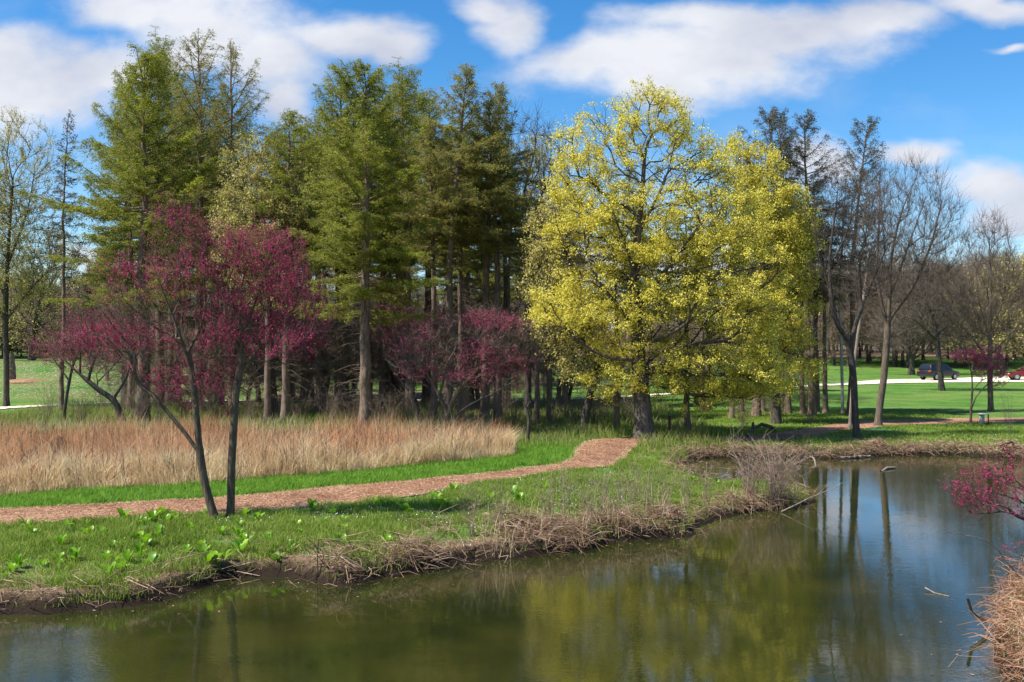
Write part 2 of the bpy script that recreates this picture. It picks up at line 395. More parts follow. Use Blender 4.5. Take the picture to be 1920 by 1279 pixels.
def poly_fill(name, poly, mat, dz=.03, step=.25):
    """a sheet over the ground, cells clipped by a ragged outline"""
    poly = np.array(poly); mn = poly.min(0); mx = poly.max(0)
    xs = np.arange(mn[0], mx[0]+step, step); ys = np.arange(mn[1], mx[1]+step, step)
    X, Y = np.meshgrid(xs, ys)
    def inside(x, y):
        x = x + .10*vnoise(x, y, 3, 21); y = y + .10*vnoise(x, y, 3, 22)
        r = np.zeros(x.shape, bool); n = len(poly)
        for i in range(n):
            ax, ay = poly[i]; bx, by = poly[(i+1) % n]
            if by != ay: r ^= ((ay > y) != (by > y)) & (x < (bx-ax)*(y-ay)/(by-ay)+ax)
        return r
    ins = inside(X[:-1,:-1]+step/2, Y[:-1,:-1]+step/2)
    Z = H(X, Y) + dz
    I = np.arange(X.size).reshape(X.shape)
    Fc = np.stack([I[:-1,:-1], I[:-1,1:], I[1:,1:], I[1:,:-1]], -1)[ins]
    used, inv = np.unique(Fc, return_inverse=True)
    V = np.stack([X, Y, Z], -1).reshape(-1, 3)[used]
    me = mesh_from(name, V, [inv.reshape(-1, 4)]); smooth(me)
    return struct(name, me, mat), inside
def gp(pts): return [G(*p)[:2] for p in pts]
lo = [(-500,1045),(-200,1012),(0,990),(110,983),(200,976),(420,968),(520,958),(600,950),(700,940),(790,930),(870,913),(960,900),(1040,888),(1100,880),(1150,876),(1172,862),(1185,845),(1200,832),
      (1262,827),(1330,830),(1400,829),(1480,825),(1540,818),(1600,806),(1680,799),(1800,795),(1920,793),(2200,790)]
hi = [(2200,781),(1920,784),(1800,785),(1690,787),(1600,790),(1560,797),(1500,807),(1440,815),(1380,820),(1300,819),(1230,817),(1190,820),(1130,824),(1092,831),(1076,842),(1072,858),(1055,868),(1000,876),(960,882),(880,891),(800,899),(700,908),(600,916),
      (500,926),(400,935),(300,940),(200,946),(100,951),(0,956),(-200,966),(-500,985)]
PATH = gp(lo+hi)
path_o, in_path = poly_fill('mulch_path', PATH, M['mulch'], .025, .12)
road_o, _ = poly_fill('concrete_road', gp([(-300,793),(-60,775),(0,769),(110,762),(215,757.5),(420,754),(700,753),(900,754),(1050,752.5),(1105,749.5),(1185,745.3),(1291,738.6),(1400,732),(1538,725),(1640,721),(1700,719),(1800,718),(1920,717.5),(2300,716),
      (2300,704),(1920,707),(1840,708.5),(1760,711.5),(1640,714),(1538,721),(1400,729.5),(1291,736),(1185,743),(1105,747),(1050,750),(900,751),(700,750),(420,752),(215,755.3),(110,759),(0,765),(-60,770),(-300,786)]), M['concrete'], .05, .35)

# ------------------------------------------------------------------ blades / sticks / leaves (vectorised)
def blades(Pb, h, w, az, lean, bend=1.6, twist=None):
    """Pb (n,3) base, h heights, lean horizontal reach, az direction of lean -> mesh arrays"""
    n = len(Pb); tw = rng.uniform(0, np.pi, n) if twist is None else twist
    side = np.stack([np.cos(tw), np.sin(tw), np.zeros(n)], -1)*(w/2)[:,None]
    d = np.stack([np.cos(az), np.sin(az), np.zeros(n)], -1)*lean[:,None]
    up = np.zeros((n,3)); up[:,2] = h
    m = Pb + d*.33 + up*.6; t = Pb + d + up*(1.0)
    V = np.stack([Pb-side, Pb+side, m+side*.8, m-side*.8, t], 1).reshape(-1, 3)
    b = np.arange(n)[:,None]*5
    return V, b+np.array([[0,1,2,3]]), b+np.array([[3,2,4]])
def sticks(A, B, C, r0, r1):
    """curved three-sided twigs A-B-C"""
    n = len(A); out = []
    for Pt, D, r in ((A, B-A, r0), (B, C-A, (r0+r1)/2), (C, C-B, r1)):
        D = D/(np.linalg.norm(D, axis=1)[:,None]+1e-9)
        ref = np.array([.31,.17,.93]); ref = np.where(np.abs(D @ ref)[:,None] > .95, np.array([[.93,.3,.1]]), ref[None])
        u = np.cross(D, ref); u /= np.linalg.norm(u, axis=1)[:,None]+1e-9; v = np.cross(D, u)
        for k in range(3):
            a = k*2*np.pi/3; out.append(Pt + (u*math.cos(a)+v*math.sin(a))*np.asarray(r).reshape(-1,1))
    V = np.stack(out, 1).reshape(-1, 3); b = np.arange(n)[:,None]*9
    fs = [b+np.array([[j*3+k, j*3+(k+1)%3, j*3+3+(k+1)%3, j*3+3+k]]) for j in range(2) for k in range(3)]
    return V, np.concatenate(fs)
def leaves(Pc, size, droop=.5, aspect=.55, rg=None):
    """diamond leaves hanging from Pc"""
    rg = rg or rng; n = len(Pc)
    d = rg.normal(size=(n,3)); d[:,2] = d[:,2]*.6 - droop; d /= np.linalg.norm(d, axis=1)[:,None]
    q = rg.normal(size=(n,3)); s = np.cross(d, q); s /= np.linalg.norm(s, axis=1)[:,None]
    L = np.asarray(size).reshape(-1,1)*np.ones((n,1))
    V = np.stack([Pc, Pc+d*L*.5+s*L*aspect*.5, Pc+d*L, Pc+d*L*.5-s*L*aspect*.5], 1).reshape(-1,3)
    b = np.arange(n)[:,None]*4
    return V, b+np.array([[0,1,2,3]])

# ------------------------------------------------------------------ trees
def tubes(pos, par, rad, sel, sides):
    """prisms for the selected edges (child index), sharing ring frames along the main line"""
    n = len(pos); idx = np.nonzero(sel & (par >= 0))[0]
    if not len(idx): return None
    main = np.full(n, -1)
    order = np.argsort(rad, kind='stable')
    for i in order:
        if par[i] >= 0: main[par[i]] = i
    d_in = pos - pos[np.maximum(par, 0)]; d_in /= np.linalg.norm(d_in, axis=1)[:,None]+1e-9
    nd = d_in.copy(); mm = main >= 0; nd[mm] = nd[mm] + d_in[main[mm]]
    nd /= np.linalg.norm(nd, axis=1)[:,None]+1e-9
    p = par[idx]; ismain = main[p] == idx
    d0 = np.where(ismain[:,None], nd[p], d_in[idx]); d1 = nd[idx]
    r0 = np.where(ismain, rad[p], np.minimum(rad[p], rad[idx]*1.35)); r1 = rad[idx]
    ref = np.array([.93,.33,.16]); out = []
    for Pt, D, r in ((pos[p], d0, r0), (pos[idx], d1, r1)):
        u = np.cross(D, ref); u /= np.linalg.norm(u, axis=1)[:,None]+1e-9; v = np.cross(D, u)
        for k in range(sides):
            a = k*2*np.pi/sides; out.append(Pt + (u*math.cos(a)+v*math.sin(a))*r[:,None])
    V = np.stack(out, 1).reshape(-1, 3); b = np.arange(len(idx))[:,None]*2*sides
    fs = [b+np.array([[k, (k+1)%sides, sides+(k+1)%sides, sides+k]]) for k in range(sides)]
    return V, np.concatenate(fs)
def polyline(pts, seg):
    pts = np.array(pts, float); out = [pts[0]]
    # catmull-rom smoothing
    P = np.vstack([2*pts[0]-pts[1], pts, 2*pts[-1]-pts[-2]])
    for i in range(1, len(P)-2):
        n = max(1, int(np.linalg.norm(P[i+1]-P[i])/seg))
        for k in range(1, n+1):
            t = k/n
            out.append(.5*((2*P[i])+(-P[i-1]+P[i+1])*t+(2*P[i-1]-5*P[i]+4*P[i+1]-P[i+2])*t*t+(-P[i-1]+3*P[i]-3*P[i+1]+P[i+2])*t**3))
    return np.array(out)
def grow(rg, trunk, limbs, pts, r_base, r_tip, alpha=.45, seg=.35, wob=.05, free=.35, flare=1.5):
    pos = [p for p in polyline(trunk, seg)]; par = [-1]+list(range(len(pos)-1))
    plen = list(np.concatenate([[0], np.cumsum(np.linalg.norm(np.diff(np.array(pos), axis=0), axis=1))]))
    nfree = int(len(pos)*free)
    for lb in limbs:
        lp = polyline(lb, seg); A = np.array(pos); j = int(np.argmin(np.linalg.norm(A-lp[0], axis=1)))
        for q in lp[1:]:
            plen.append(plen[j]+np.linalg.norm(q-pos[j])); pos.append(q); par.append(j); j = len(pos)-1
    base = np.array(trunk[-1])
    cap = 60000; A = np.zeros((cap,3)); PL = np.full(cap, 1e9); n = len(pos); A[:n] = pos; PL[:n] = plen; PL[:nfree] = 1e6
    par = par + [0]*(cap-n)
    pts = pts[np.argsort(np.linalg.norm(pts-base, axis=1)*(1+.15*rg.normal(size=len(pts))))]
    for p in pts:
        dv = p - A[:n]; d = np.linalg.norm(dv, axis=1)
        cost = d + alpha*PL[:n] + .8*np.maximum(0, -dv[:,2])
        j = int(np.argmin(cost)); dj = d[j]
        if dj < .12: continue
        k = max(1, int(dj/seg))
        pd = A[j]-A[par[j]] if par[j] >= 0 else np.array([0,0,1.]); pd = pd/(np.linalg.norm(pd)+1e-9)
        ctrl = A[j] + pd*dj*.35 + (p-A[j])*.15; ctrl[2] += dj*.04
        q0 = A[j].copy(); jj = j
        for t in range(1, k+1):
            t_ = t/k; q = (1-t_)**2*q0 + 2*t_*(1-t_)*ctrl + t_*t_*p
            if t < k: q = q + rg.normal(size=3)*wob*seg
            if n >= cap: break
            A[n] = q; par[n] = jj; PL[n] = PL[jj]+np.linalg.norm(q-A[jj]); jj = n; n += 1
    pos = A[:n]; par = np.array(par[:n]); PL = PL[:n]
    tips = np.zeros(n); haschild = np.zeros(n, bool); haschild[par[par>=0]] = True; tips[~haschild] = 1
    for i in range(n-1, 0, -1): tips[par[i]] += tips[i]
    e = math.log(max(tips[0],2))/math.log(r_base/r_tip)
    rad = r_tip*tips**(1/e)
    # root flare
    hgt = pos[:,2]-pos[0,2]; tr = np.arange(n) < nfree+2
    rad = np.where(tr, rad*(1+(flare-1)*np.exp(-hgt/(r_base*1.6))), rad)
    return pos, par, rad, tips
def ell_points(rg, ells, D, n, base, dfac=.9, shell=2.0):
    """points in crown ellipsoids given as (px,py,rx,ry[,depth offset m]) seen at distance D, relative to base"""
    w = np.array([e[2]*e[3]*(e[2]+e[3]) for e in ells], float); w **= .8; w /= w.sum(); out = []
    for e, k in zip(ells, rg.multinomial(n, w)):
        v = rg.normal(size=(k,3)); v /= np.linalg.norm(v, axis=1)[:,None]; v *= (rg.random(k)**(1/(shell+1)))[:,None]
        s = D/F; off = e[4] if len(e) > 4 else 0
        out.append(np.stack([(e[0]-960+v[:,0]*e[2])*s-base[0], off+v[:,1]*min(e[2],e[3]*1.2)*s*dfac, CAMZ-(e[1]-640-v[:,2]*e[3])*s-base[2]], -1))
    return np.concatenate(out)
def px_chain(pts, base, D):
    return [((p[0]-960)/F*D-base[0], (p[2] if len(p) > 2 else 0.), CAMZ-(p[1]-640)/F*D-base[2]) for p in pts]
def wood_meshes(name, pos, par, rad, thick=.045, extra=None):
    mb = MB(); a = tubes(pos, par, rad, rad >= thick, 10)
    if a: mb.add(*a)
    t = mb.mesh('trunk_'+name, True) if a else None
    mb = MB(); a = tubes(pos, par, rad, (rad < thick) & (rad >= .014), 5)
    if a: mb.add(*a)
    a = tubes(pos, par, rad, rad < .014, 3)
    if a: mb.add(*a)
    if extra: mb.add(*extra)
    return t, mb.mesh('branches_'+name, True)
def twigs(rg, pos, par, rad, thr, n, L, r=.006, up=.4, out=.7):
    idx = np.nonzero(rad < thr)[0]; idx = rg.choice(idx, n)
    d = pos[idx]-pos[np.maximum(par[idx],0)]; d /= np.linalg.norm(d, axis=1)[:,None]+1e-9
    v = rg.normal(size=(n,3))*.55 + d*out; v[:,2] += up; v /= np.linalg.norm(v, axis=1)[:,None]
    l = (L*rg.uniform(.4,1.2,n))[:,None]
    A = pos[idx]; C = A + v*l; B = (A+C)/2 + rg.normal(size=(n,3))*l*.08
    return A, B, C, np.full(n, r), np.full(n, r*.5)
def along(rg, A, B, C, n):
    i = rg.integers(0, len(A), n); t = rg.random(n)[:,None]
    return (1-t)**2*A[i] + 2*t*(1-t)*B[i] + t*t*C[i]
def make_tree(name, label, cat, base_px, D, trunk, limbs, ells, n, r_base, seed, wood, twigm, leaf=None, nleaf=0, lsize=.12, leafname='foliage',
              r_tip=.012, ntwig=0, ltwig=.5, rtwig=.006, twig_up=.4, alpha=.45, seg=.35, thr=.05, droop=.5, aspect=.55, scatter=.05, dfac=.9, group=None, shell=2.0, wob=.06, on_twig=1.0, flare=1.5, clump=1, gaps=0.0):
    rg = np.random.default_rng(seed); s = D/F
    bx = (base_px[0]-960)*s; bz = float(H(bx, D)) - .08; base = np.array([bx, D, bz])
    tr = px_chain(trunk, base, D); tr = [(0,0,0)]+tr
    lb = [px_chain(l, base, D) for l in limbs]
    pts = ell_points(rg, ells, D, n, base, dfac, shell); pts = pts[pts[:,2] > .6]
    pos, par, rad, tips = grow(rg, tr, lb, pts, r_base, r_tip, alpha, seg, wob, flare=flare)
    root = thing(name, label, cat, tuple(base), 0, group)
    ex = None; tw = None
    if ntwig:
        tw = twigs(rg, pos, par, rad, thr, ntwig, ltwig, rtwig, twig_up); ex = sticks(*tw)
    t, b = wood_meshes(name, pos, par, rad, extra=ex)
    if t: obj('trunk', t, M[wood], root)
    obj('branches', b, M[twigm], root)
    if leaf:
        if tw is not None and on_twig >= 1: Pl = along(rg, tw[0], tw[1], tw[2], nleaf//clump)
        else:
            i = rg.choice(np.nonzero(rad < thr)[0], nleaf//clump); Pl = pos[i]
        Pl = np.repeat(Pl, clump, 0); Pl = Pl + rg.normal(size=Pl.shape)*scatter
        if gaps:
            o = seed*3.1; g = vnoise(Pl[:,0]+o, Pl[:,2]*1.9+o, .9, 3)+vnoise(Pl[:,1]+o, Pl[:,2]*2.3, 1.1, 4)+.6*vnoise(Pl[:,0]-Pl[:,1], Pl[:,2]*2.2, 2.3, 5)
            Pl = Pl[g + gaps*rg.uniform(-.35,.35,len(Pl)) > -.12]
        V, Fq = leaves(Pl, lsize*rg.uniform(.6,1.3,len(Pl)), droop, aspect, rg)
        obj(leafname, mesh_from(leafname+'_'+name, V, [Fq]), M[leaf], root)
    return root

# ---- conifers (larch): straight trunk, whorled limbs, hanging twigs with tufts
def make_larch(name, label, Hh, R, seed, mat='needle', r_base=.28, crown0=.3, prim=105, dens=1.0, sparse_top=0.0, droop=.35, dead=40, lean=0.0, bark='bark_larch', branches='twig_brown', cat='larch tree', tuft=.10, irr=.5, shape=.75, topup=.5):
    rg = np.random.default_rng(seed)
    nz_ = 40; tz = np.linspace(0, Hh, nz_); wx = np.cumsum(rg.normal(size=nz_))*.025+lean*(tz/Hh)**3; wy = np.cumsum(rg.normal(size=nz_))*.025
    wx -= wx[0]; wy -= wy[0]
    pos = np.stack([wx, wy, tz], -1); par = np.arange(nz_)-1
    rad = r_base*(1-tz/Hh)**.85+.012; rad *= 1+.45*np.exp(-tz/.5)
    def trunk_at(z): return np.array([np.interp(z, tz, wx), np.interp(z, tz, wy), z])
    mb = MB(); mb.add(*tubes(pos, par, rad, np.ones(nz_, bool), 10)); tm = mb.mesh('trunk_'+name, True)
    A, B, C, r0, r1 = [], [], [], [], []; TP = []; TD = []
    def stick(a, b, c, ra, rb): A.append(a); B.append(b); C.append(c); r0.append(ra); r1.append(rb)
    sect = rg.uniform(.55, 1.25, 8)
    for k in range(prim):
        f = crown0 + (1-crown0)*((k+rg.random())/prim); z = f*Hh*.995; t = (f-crown0)/(1-crown0)
        prof = (1-t)**shape*(.55+.45*min(1, t*4+.25))
        az = k*2.4+rg.normal()*.5; L = R*prof*rg.uniform(1-irr, 1.12)*(sect[int((az/(2*np.pi)*8+t*3)) % 8]**irr)
        if L < .25: L = .25+.2*rg.random()
        el = topup*1.1*t**1.5 + .14 - .16*(1-t) + rg.normal()*.20
        a = trunk_at(z); hd = np.array([math.cos(az), math.sin(az), 0])
        c = a + hd*L*math.cos(el) + np.array([0,0,L*math.sin(el)]); b = (a+c)/2 + np.array([0,0,-L*.07-.02])
        rb = .012+.012*L; stick(a, b, c, rb, .006)
        # secondary twigs
        m = int((6+L*13)*(1.0 if t < .6 else 1-sparse_top*.4))
        for j in range(m):
            u = rg.uniform(.12, 1)**.8; p = (1-u)**2*a+2*u*(1-u)*b+u*u*c
            l2 = (.30*(1-u)+.14)*min(L, 2.6)*rg.uniform(.5, 1.3)+.08; sd = rg.choice([-1,1])
            da = az+sd*rg.uniform(.5,1.15); dz = rg.normal()*.12 - droop*rg.random() + .10
            e = p + np.array([math.cos(da)*l2, math.sin(da)*l2, dz*l2*1.2 - droop*l2*.35])
            mm = (p+e)/2+np.array([0,0,.05*l2]); stick(p, mm, e, .006, .003)
            keep = 1.0 if t < .55 else 1-sparse_top*(t-.55)/.45
            nt_ = int((3+l2*11)*dens*keep)
            uu = rg.random(nt_)[:,None]; TP.append((1-uu)**2*p+2*uu*(1-uu)*mm+uu*uu*e)
        nt_ = int(L*7*dens*keep) if m else 0
        uu = rg.uniform(.2,1,nt_)[:,None]; TP.append((1-uu)**2*a+2*uu*(1-uu)*b+uu*uu*c)
    for k in range(dead):     # dead stubs below the crown
        z = rg.uniform(.10, crown0+.05)*Hh; az = rg.uniform(0, 6.28); L = rg.uniform(.3, 1.5)*min(1,R/2.2)
        a = trunk_at(z); c = a+np.array([math.cos(az)*L, math.sin(az)*L, rg.uniform(-.45,.1)*L]); b = (a+c)/2+np.array([0,0,.08*L])
        stick(a, b, c, .012, .004)
        for j in range(3):
            u = rg.uniform(.3,1); p = a+(c-a)*u; q = p+rg.normal(size=3)*.18*L; stick(p, (p+q)/2, q, .005, .003)
    mb = MB(); mb.add(*sticks(np.array(A), np.array(B), np.array(C), np.array(r0), np.array(r1))); bm = mb.mesh('branches_'+name)
    P = np.concatenate(TP); P = np.repeat(P, 2, 0) + rg.normal(size=(len(P)*2,3))*.045
    V, Fq = leaves(P, tuft*rg.uniform(.6,1.4,len(P)), .15, .30, rg)
    nm = mesh_from('needles_'+name, V, [Fq])
    root = thing(name, label, cat, (0,0,-100))
    obj('trunk', tm, M[bark], root); obj('branches', bm, M[branches], root); obj('needles', nm, M[mat], root)
    return root, Hh
_placed = set()
def place(proto, px, base_y=None, D=None, top_y=None, rz=None, wide=1.0, label=None, group=None):
    """stand a copy so that its foot and its top are where the photo has them"""
    root, Hh = proto
    if D is None: x, D, z = G(px, base_y)
    else: x = (px-960)/F*D; z = float(H(x, D))
    z -= .06
    sc = ((CAMZ-(top_y-640)/F*D)-z)/Hh if top_y is not None else 1.0
    rz = random.uniform(0, 6.28) if rz is None else rz
    if root.name not in _placed:
        _placed.add(root.name); root.location = (x, D, z); root.rotation_euler = (0,0,rz); root.scale = (sc*wide, sc*wide, sc)
        if label: root['label'] = label
        if group: root['group'] = group
        return root
    return dup(root, (x, D, z), rz, (sc*wide, sc*wide, sc), label, group)

# ================================================================== hero trees
# the big yellow maple
make_tree('maple_tree', 'huge maple covered in yellow spring blossom, thick flared trunk beside the mulch path', 'maple tree', (1208,828), 42.0,
    [(1207,790),(1203,740),(1198,690),(1196,640),(1192,580),(1190,520),(1196,440),(1203,380),(1208,300)],
    [[(1196,620),(1150,570,-.8),(1110,520,-1.5),(1090,470,-2)],[(1192,580),(1235,520,-.8),(1262,480,-1.2),(1300,430,-1.6),(1330,380,-2)],
     [(1194,540),(1170,470,-1),(1140,400,-1.5),(1120,330,-2)],[(1196,650),(1245,630,-1),(1300,590,-2),(1370,560,-2.6)],[(1190,520),(1225,460,1.2),(1290,400,2.2)],
     [(1197,660),(1150,650,1.2),(1100,620,2.4)],[(1198,690),(1240,690,1),(1320,650,2)],[(1200,430),(1240,350,-.6),(1260,270,-1)],[(1203,700),(1265,680,-1.8),(1340,680,-3),(1400,700,-3.5)]],
    [(1215,225,85,72),(1215,225,80,70),(1330,330,60,90),(1080,420,55,90),(1125,275,85,75),(1090,260,50,50),(1060,330,40,60),(1285,290,60,85),(1230,420,215,130),(1110,440,85,110),(1160,560,175,120),(1070,590,80,70),(1330,540,170,150),(1400,640,110,120),(1370,715,105,50),(1330,740,90,22),(1430,735,60,30),(1195,690,110,70),(1290,700,110,70)],
    3000, .34, 11, 'bark_maple', 'bark_dark', 'leaf_maple', 260000, .085, 'blossom', r_tip=.010, ntwig=12000, ltwig=.42, rtwig=.004, thr=.03, scatter=.09, droop=.7, dfac=.8, flare=1.7, aspect=.6, clump=3, shell=2.0, gaps=.9)
make_tree('maple_tree', 'yellow blossoming maple at the right shoulder of the huge maple, rounder and farther back', 'maple tree', (1455,805), 50.0,
    [(1455,760),(1450,700),(1445,620),(1440,540),(1430,450),(1420,380)], [[(1446,640),(1490,560),(1500,450)],[(1442,560),(1400,480),(1390,380)]],
    [(1400,315,65,65),(1400,315,60,60),(1440,420,90,95),(1480,470,60,120),(1475,600,60,100),(1470,680,80,60),(1420,600,80,90)],
    1500, .22, 12, 'bark_dark', 'bark_dark', 'leaf_maple', 120000, .095, 'blossom', r_tip=.008, ntwig=8000, ltwig=.45, thr=.035, scatter=.09, droop=.8, dfac=.9, clump=3, gaps=.9)
make_tree('young_maple_tree', 'slender pale yellow maple with thin loose blossom left of the huge maple', 'maple tree', (1095,812), 44.5,
    [(1098,780),(1110,730),(1122,690),(1100,600),(1070,500),(1050,420)], [[(1110,650),(1060,600),(1030,560)]],
    [(1045,520,65,90),(1050,600,70,60),(1060,420,50,90),(1020,440,40,60),(1085,680,60,50)],
    650, .17, 13, 'bark_dark', 'twig_grey', 'leaf_sparse', 20000, .10, 'blossom', ntwig=3000, ltwig=.5, thr=.03, droop=.7, clump=3, scatter=.07)
make_tree('young_maple_tree', 'small pale yellow treetop rising behind the dark bare forked tree', 'maple tree', (1030,770), 60.0,
    [(1030,700),(1028,600),(1020,450),(1015,350)], [], [(1012,300,45,62),(1015,380,55,80),(1020,480,60,100)],
    450, .16, 14, 'bark_dark', 'twig_grey', 'leaf_sparse', 9000, .14, 'blossom', ntwig=2500, ltwig=.6, thr=.03, droop=.7, clump=3, scatter=.09)
# yellow-green tree between the larches
make_tree('budding_tree', 'pale yellow budding tree glowing between the two tall groups of larches', 'tree', (505,795), 49.0,
    [(507,730),(505,650),(503,560),(510,480),(512,420)], [[(504,600),(470,540),(440,470)],[(505,560),(550,470),(580,400)],[(508,480),(480,400),(470,330)]],
    [(470,340,60,85),(500,420,105,110),(570,380,55,70),(520,520,90,70),(440,460,50,80)],
    1000, .20, 15, 'bark_dark', 'twig_grey', 'leaf_sparse', 38000, .09, 'buds', ntwig=5000, ltwig=.5, thr=.03, droop=.6, clump=3, scatter=.07)
# left edge trees
make_tree('budding_tree', 'tall budding tree cut by the left edge, fine upright twigs dusted yellow', 'tree', (12,740), 62.0,
    [(12,680),(10,600),(14,500),(20,400),(25,330)], [[(12,560),(-40,450),(-60,350)],[(14,500),(50,400),(65,320)],[(12,600),(60,540),(100,500)]],
    [(20,320,85,110),(-50,400,100,130),(40,440,80,90),(0,530,110,70)],
    1100, .17, 16, 'bark_dark', 'twig_grey', 'leaf_sparse', 52000, .09, 'buds', ntwig=6000, ltwig=.7, thr=.03, twig_up=.9, clump=2, scatter=.06)
make_tree('budding_tree', 'low spreading tree with pale yellow buds behind the thin bare spruce', 'tree', (60,694), 100.0,
    [(60,670),(62,620),(75,560),(80,520)], [[(62,620),(20,560),(0,520)],[(70,590),(130,540),(170,510)]],
    [(85,500,85,85),(130,560,70,80),(30,580,80,80),(100,640,90,40)],
    900, .30, 17, 'bark_dark', 'twig_grey', 'leaf_sparse', 13000, .17, 'buds', r_tip=.016, ntwig=5000, ltwig=.9, rtwig=.010, thr=.05, seg=.5, clump=2, scatter=.1)
# dark bare forked tree in the middle
make_tree('bare_tree', 'dark leafless tree whose limbs fork against the sky between larches and the huge maple', 'bare tree', (990,790), 54.0,
    [(990,720),(989,600),(988,520),(985,450)], [[(985,450),(968,400),(955,350),(950,300),(958,240),(965,205)],[(985,450),(1003,400),(1022,350),(1045,310),(1060,270)],[(975,420),(985,350),(1003,280),(1008,215)],
     [(987,500),(950,450),(925,400)],[(986,470),(1020,440),(1055,400)],[(988,540),(1030,480),(1060,460)]],
    [(970,290,45,85),(1015,290,50,85),(985,380,85,70),(985,460,80,60)],
    420, .19, 18, 'bark_dark', 'bark_dark', ntwig=2600, ltwig=.8, rtwig=.007, r_tip=.008, thr=.03, twig_up=.5, alpha=.3)
# right hand bare trees
make_tree('bare_tree', 'crooked dark leafless tree forking low at the far edge of the pond', 'bare tree', (1607,823), 42.5,
    [(1603,770),(1601,720),(1597,680),(1591,640)], [[(1591,640),(1572,612),(1562,580),(1556,530),(1557,470),(1566,400),(1572,345)],[(1594,645),(1606,605),(1616,575),(1640,520),(1660,470)],[(1556,540),(1535,480),(1528,420)],
     [(1615,580),(1612,500),(1625,430),(1640,370)],[(1558,500),(1590,430),(1600,370)],[(1600,690),(1630,660),(1680,640)]],
    [(1560,400,50,90),(1600,420,60,100),(1640,480,60,80),(1590,520,80,60)],
    420, .145, 19, 'bark_dark', 'bark_dark', ntwig=2600, ltwig=.7, rtwig=.005, r_tip=.006, thr=.025, twig_up=.6, alpha=.3, flare=1.6)
make_tree('bare_tree', 'tall leafless tree with grey leaning trunk and a wide fan of upswept branches', 'bare tree', (1646,797), 48.5,
    [(1650,760),(1658,700),(1664,620),(1668,560)], [[(1668,560),(1672,480),(1690,400),(1715,340)],[(1666,600),(1710,540),(1745,460),(1765,380)],[(1664,620),(1645,520),(1648,420),(1650,330)],
     [(1664,640),(1730,600),(1790,560)],[(1668,560),(1700,470),(1740,360)],[(1663,650),(1620,600),(1600,540)]],
    [(1710,400,85,100),(1760,450,60,90),(1660,390,50,90),(1700,520,100,70),(1640,500,40,80)],
    820, .165, 20, 'bark_brown', 'twig_grey', ntwig=6500, ltwig=.8, rtwig=.005, r_tip=.007, thr=.028, twig_up=1.1, alpha=.25)
make_tree('bare_tree', 'leafless tree standing in the green field with a round crown behind the small pink tree', 'bare tree', (1858,773), 58.0,
    [(1857,740),(1856,700),(1857,640)], [[(1857,640),(1835,560),(1830,480)],[(1857,630),(1880,560),(1895,480)],[(1857,640),(1858,540),(1855,450)],[(1856,680),(1820,630),(1790,600)],[(1856,670),(1900,620),(1940,580)]],
    [(1855,470,50,70),(1850,560,85,70),(1900,570,75,70),(1820,620,60,50)],
    620, .15, 21, 'bark_brown', 'twig_grey', ntwig=6000, ltwig=.9, rtwig=.006, r_tip=.008, thr=.03, twig_up=.8, alpha=.3)
make_tree('bare_tree', 'rugged leafless tree growing in front of the parked black car', 'bare tree', (1766,731), 84.0,
    [(1763,700),(1757,640),(1750,600)], [[(1757,640),(1715,600),(1680,590)],[(1750,600),(1735,560),(1720,520)],[(1754,610),(1785,570),(1820,550)],[(1760,670),(1800,660),(1840,650)],[(1757,640),(1720,610),(1690,650)]],
    [(1745,560,85,60),(1700,590,60,50),(1800,590,60,60),(1750,540,60,50)],
    520, .22, 22, 'bark_dark', 'twig_grey', ntwig=5000, ltwig=1.1, rtwig=.011, r_tip=.012, thr=.05, seg=.6, alpha=.4)
make_tree('bare_tree', 'low forked leafless tree beyond the pale road, left of the black car', 'bare tree', (1709,699), 122.0,
    [(1709,688),(1709,675)], [[(1709,675),(1700,640),(1690,600)],[(1709,675),(1725,645),(1735,610)],[(1712,670),(1740,660),(1765,650)]],
    [(1705,610,70,50),(1740,610,60,50),(1680,640,50,30)],
    420, .32, 23, 'bark_dark', 'twig_grey', ntwig=4000, ltwig=1.4, rtwig=.014, r_tip=.022, thr=.06, seg=.8, alpha=.4)
make_tree('birch_tree', 'thin white-barked leafless tree between larch trunks right of the yellow maples', 'bare tree', (1580,777), 56.5,
    [(1579,720),(1577,640),(1575,560),(1577,500),(1580,430),(1585,360)], [], [(1580,430,35,110),(1578,540,35,60)],
    160, .085, 24, 'birch', 'twig_grey', ntwig=900, ltwig=.6, rtwig=.005, thr=.02, alpha=.3)
make_tree('bare_sapling', 'straight pale young tree growing close behind the crooked dark tree', 'bare tree', (1593,806), 46.5,
    [(1596,760),(1600,700),(1610,620),(1622,540),(1630,470)], [], [(1625,430,40,80),(1615,540,35,60)],
    200, .075, 25, 'bark_pale', 'twig_grey', ntwig=1200, ltwig=.6, rtwig=.005, thr=.02, alpha=.3)

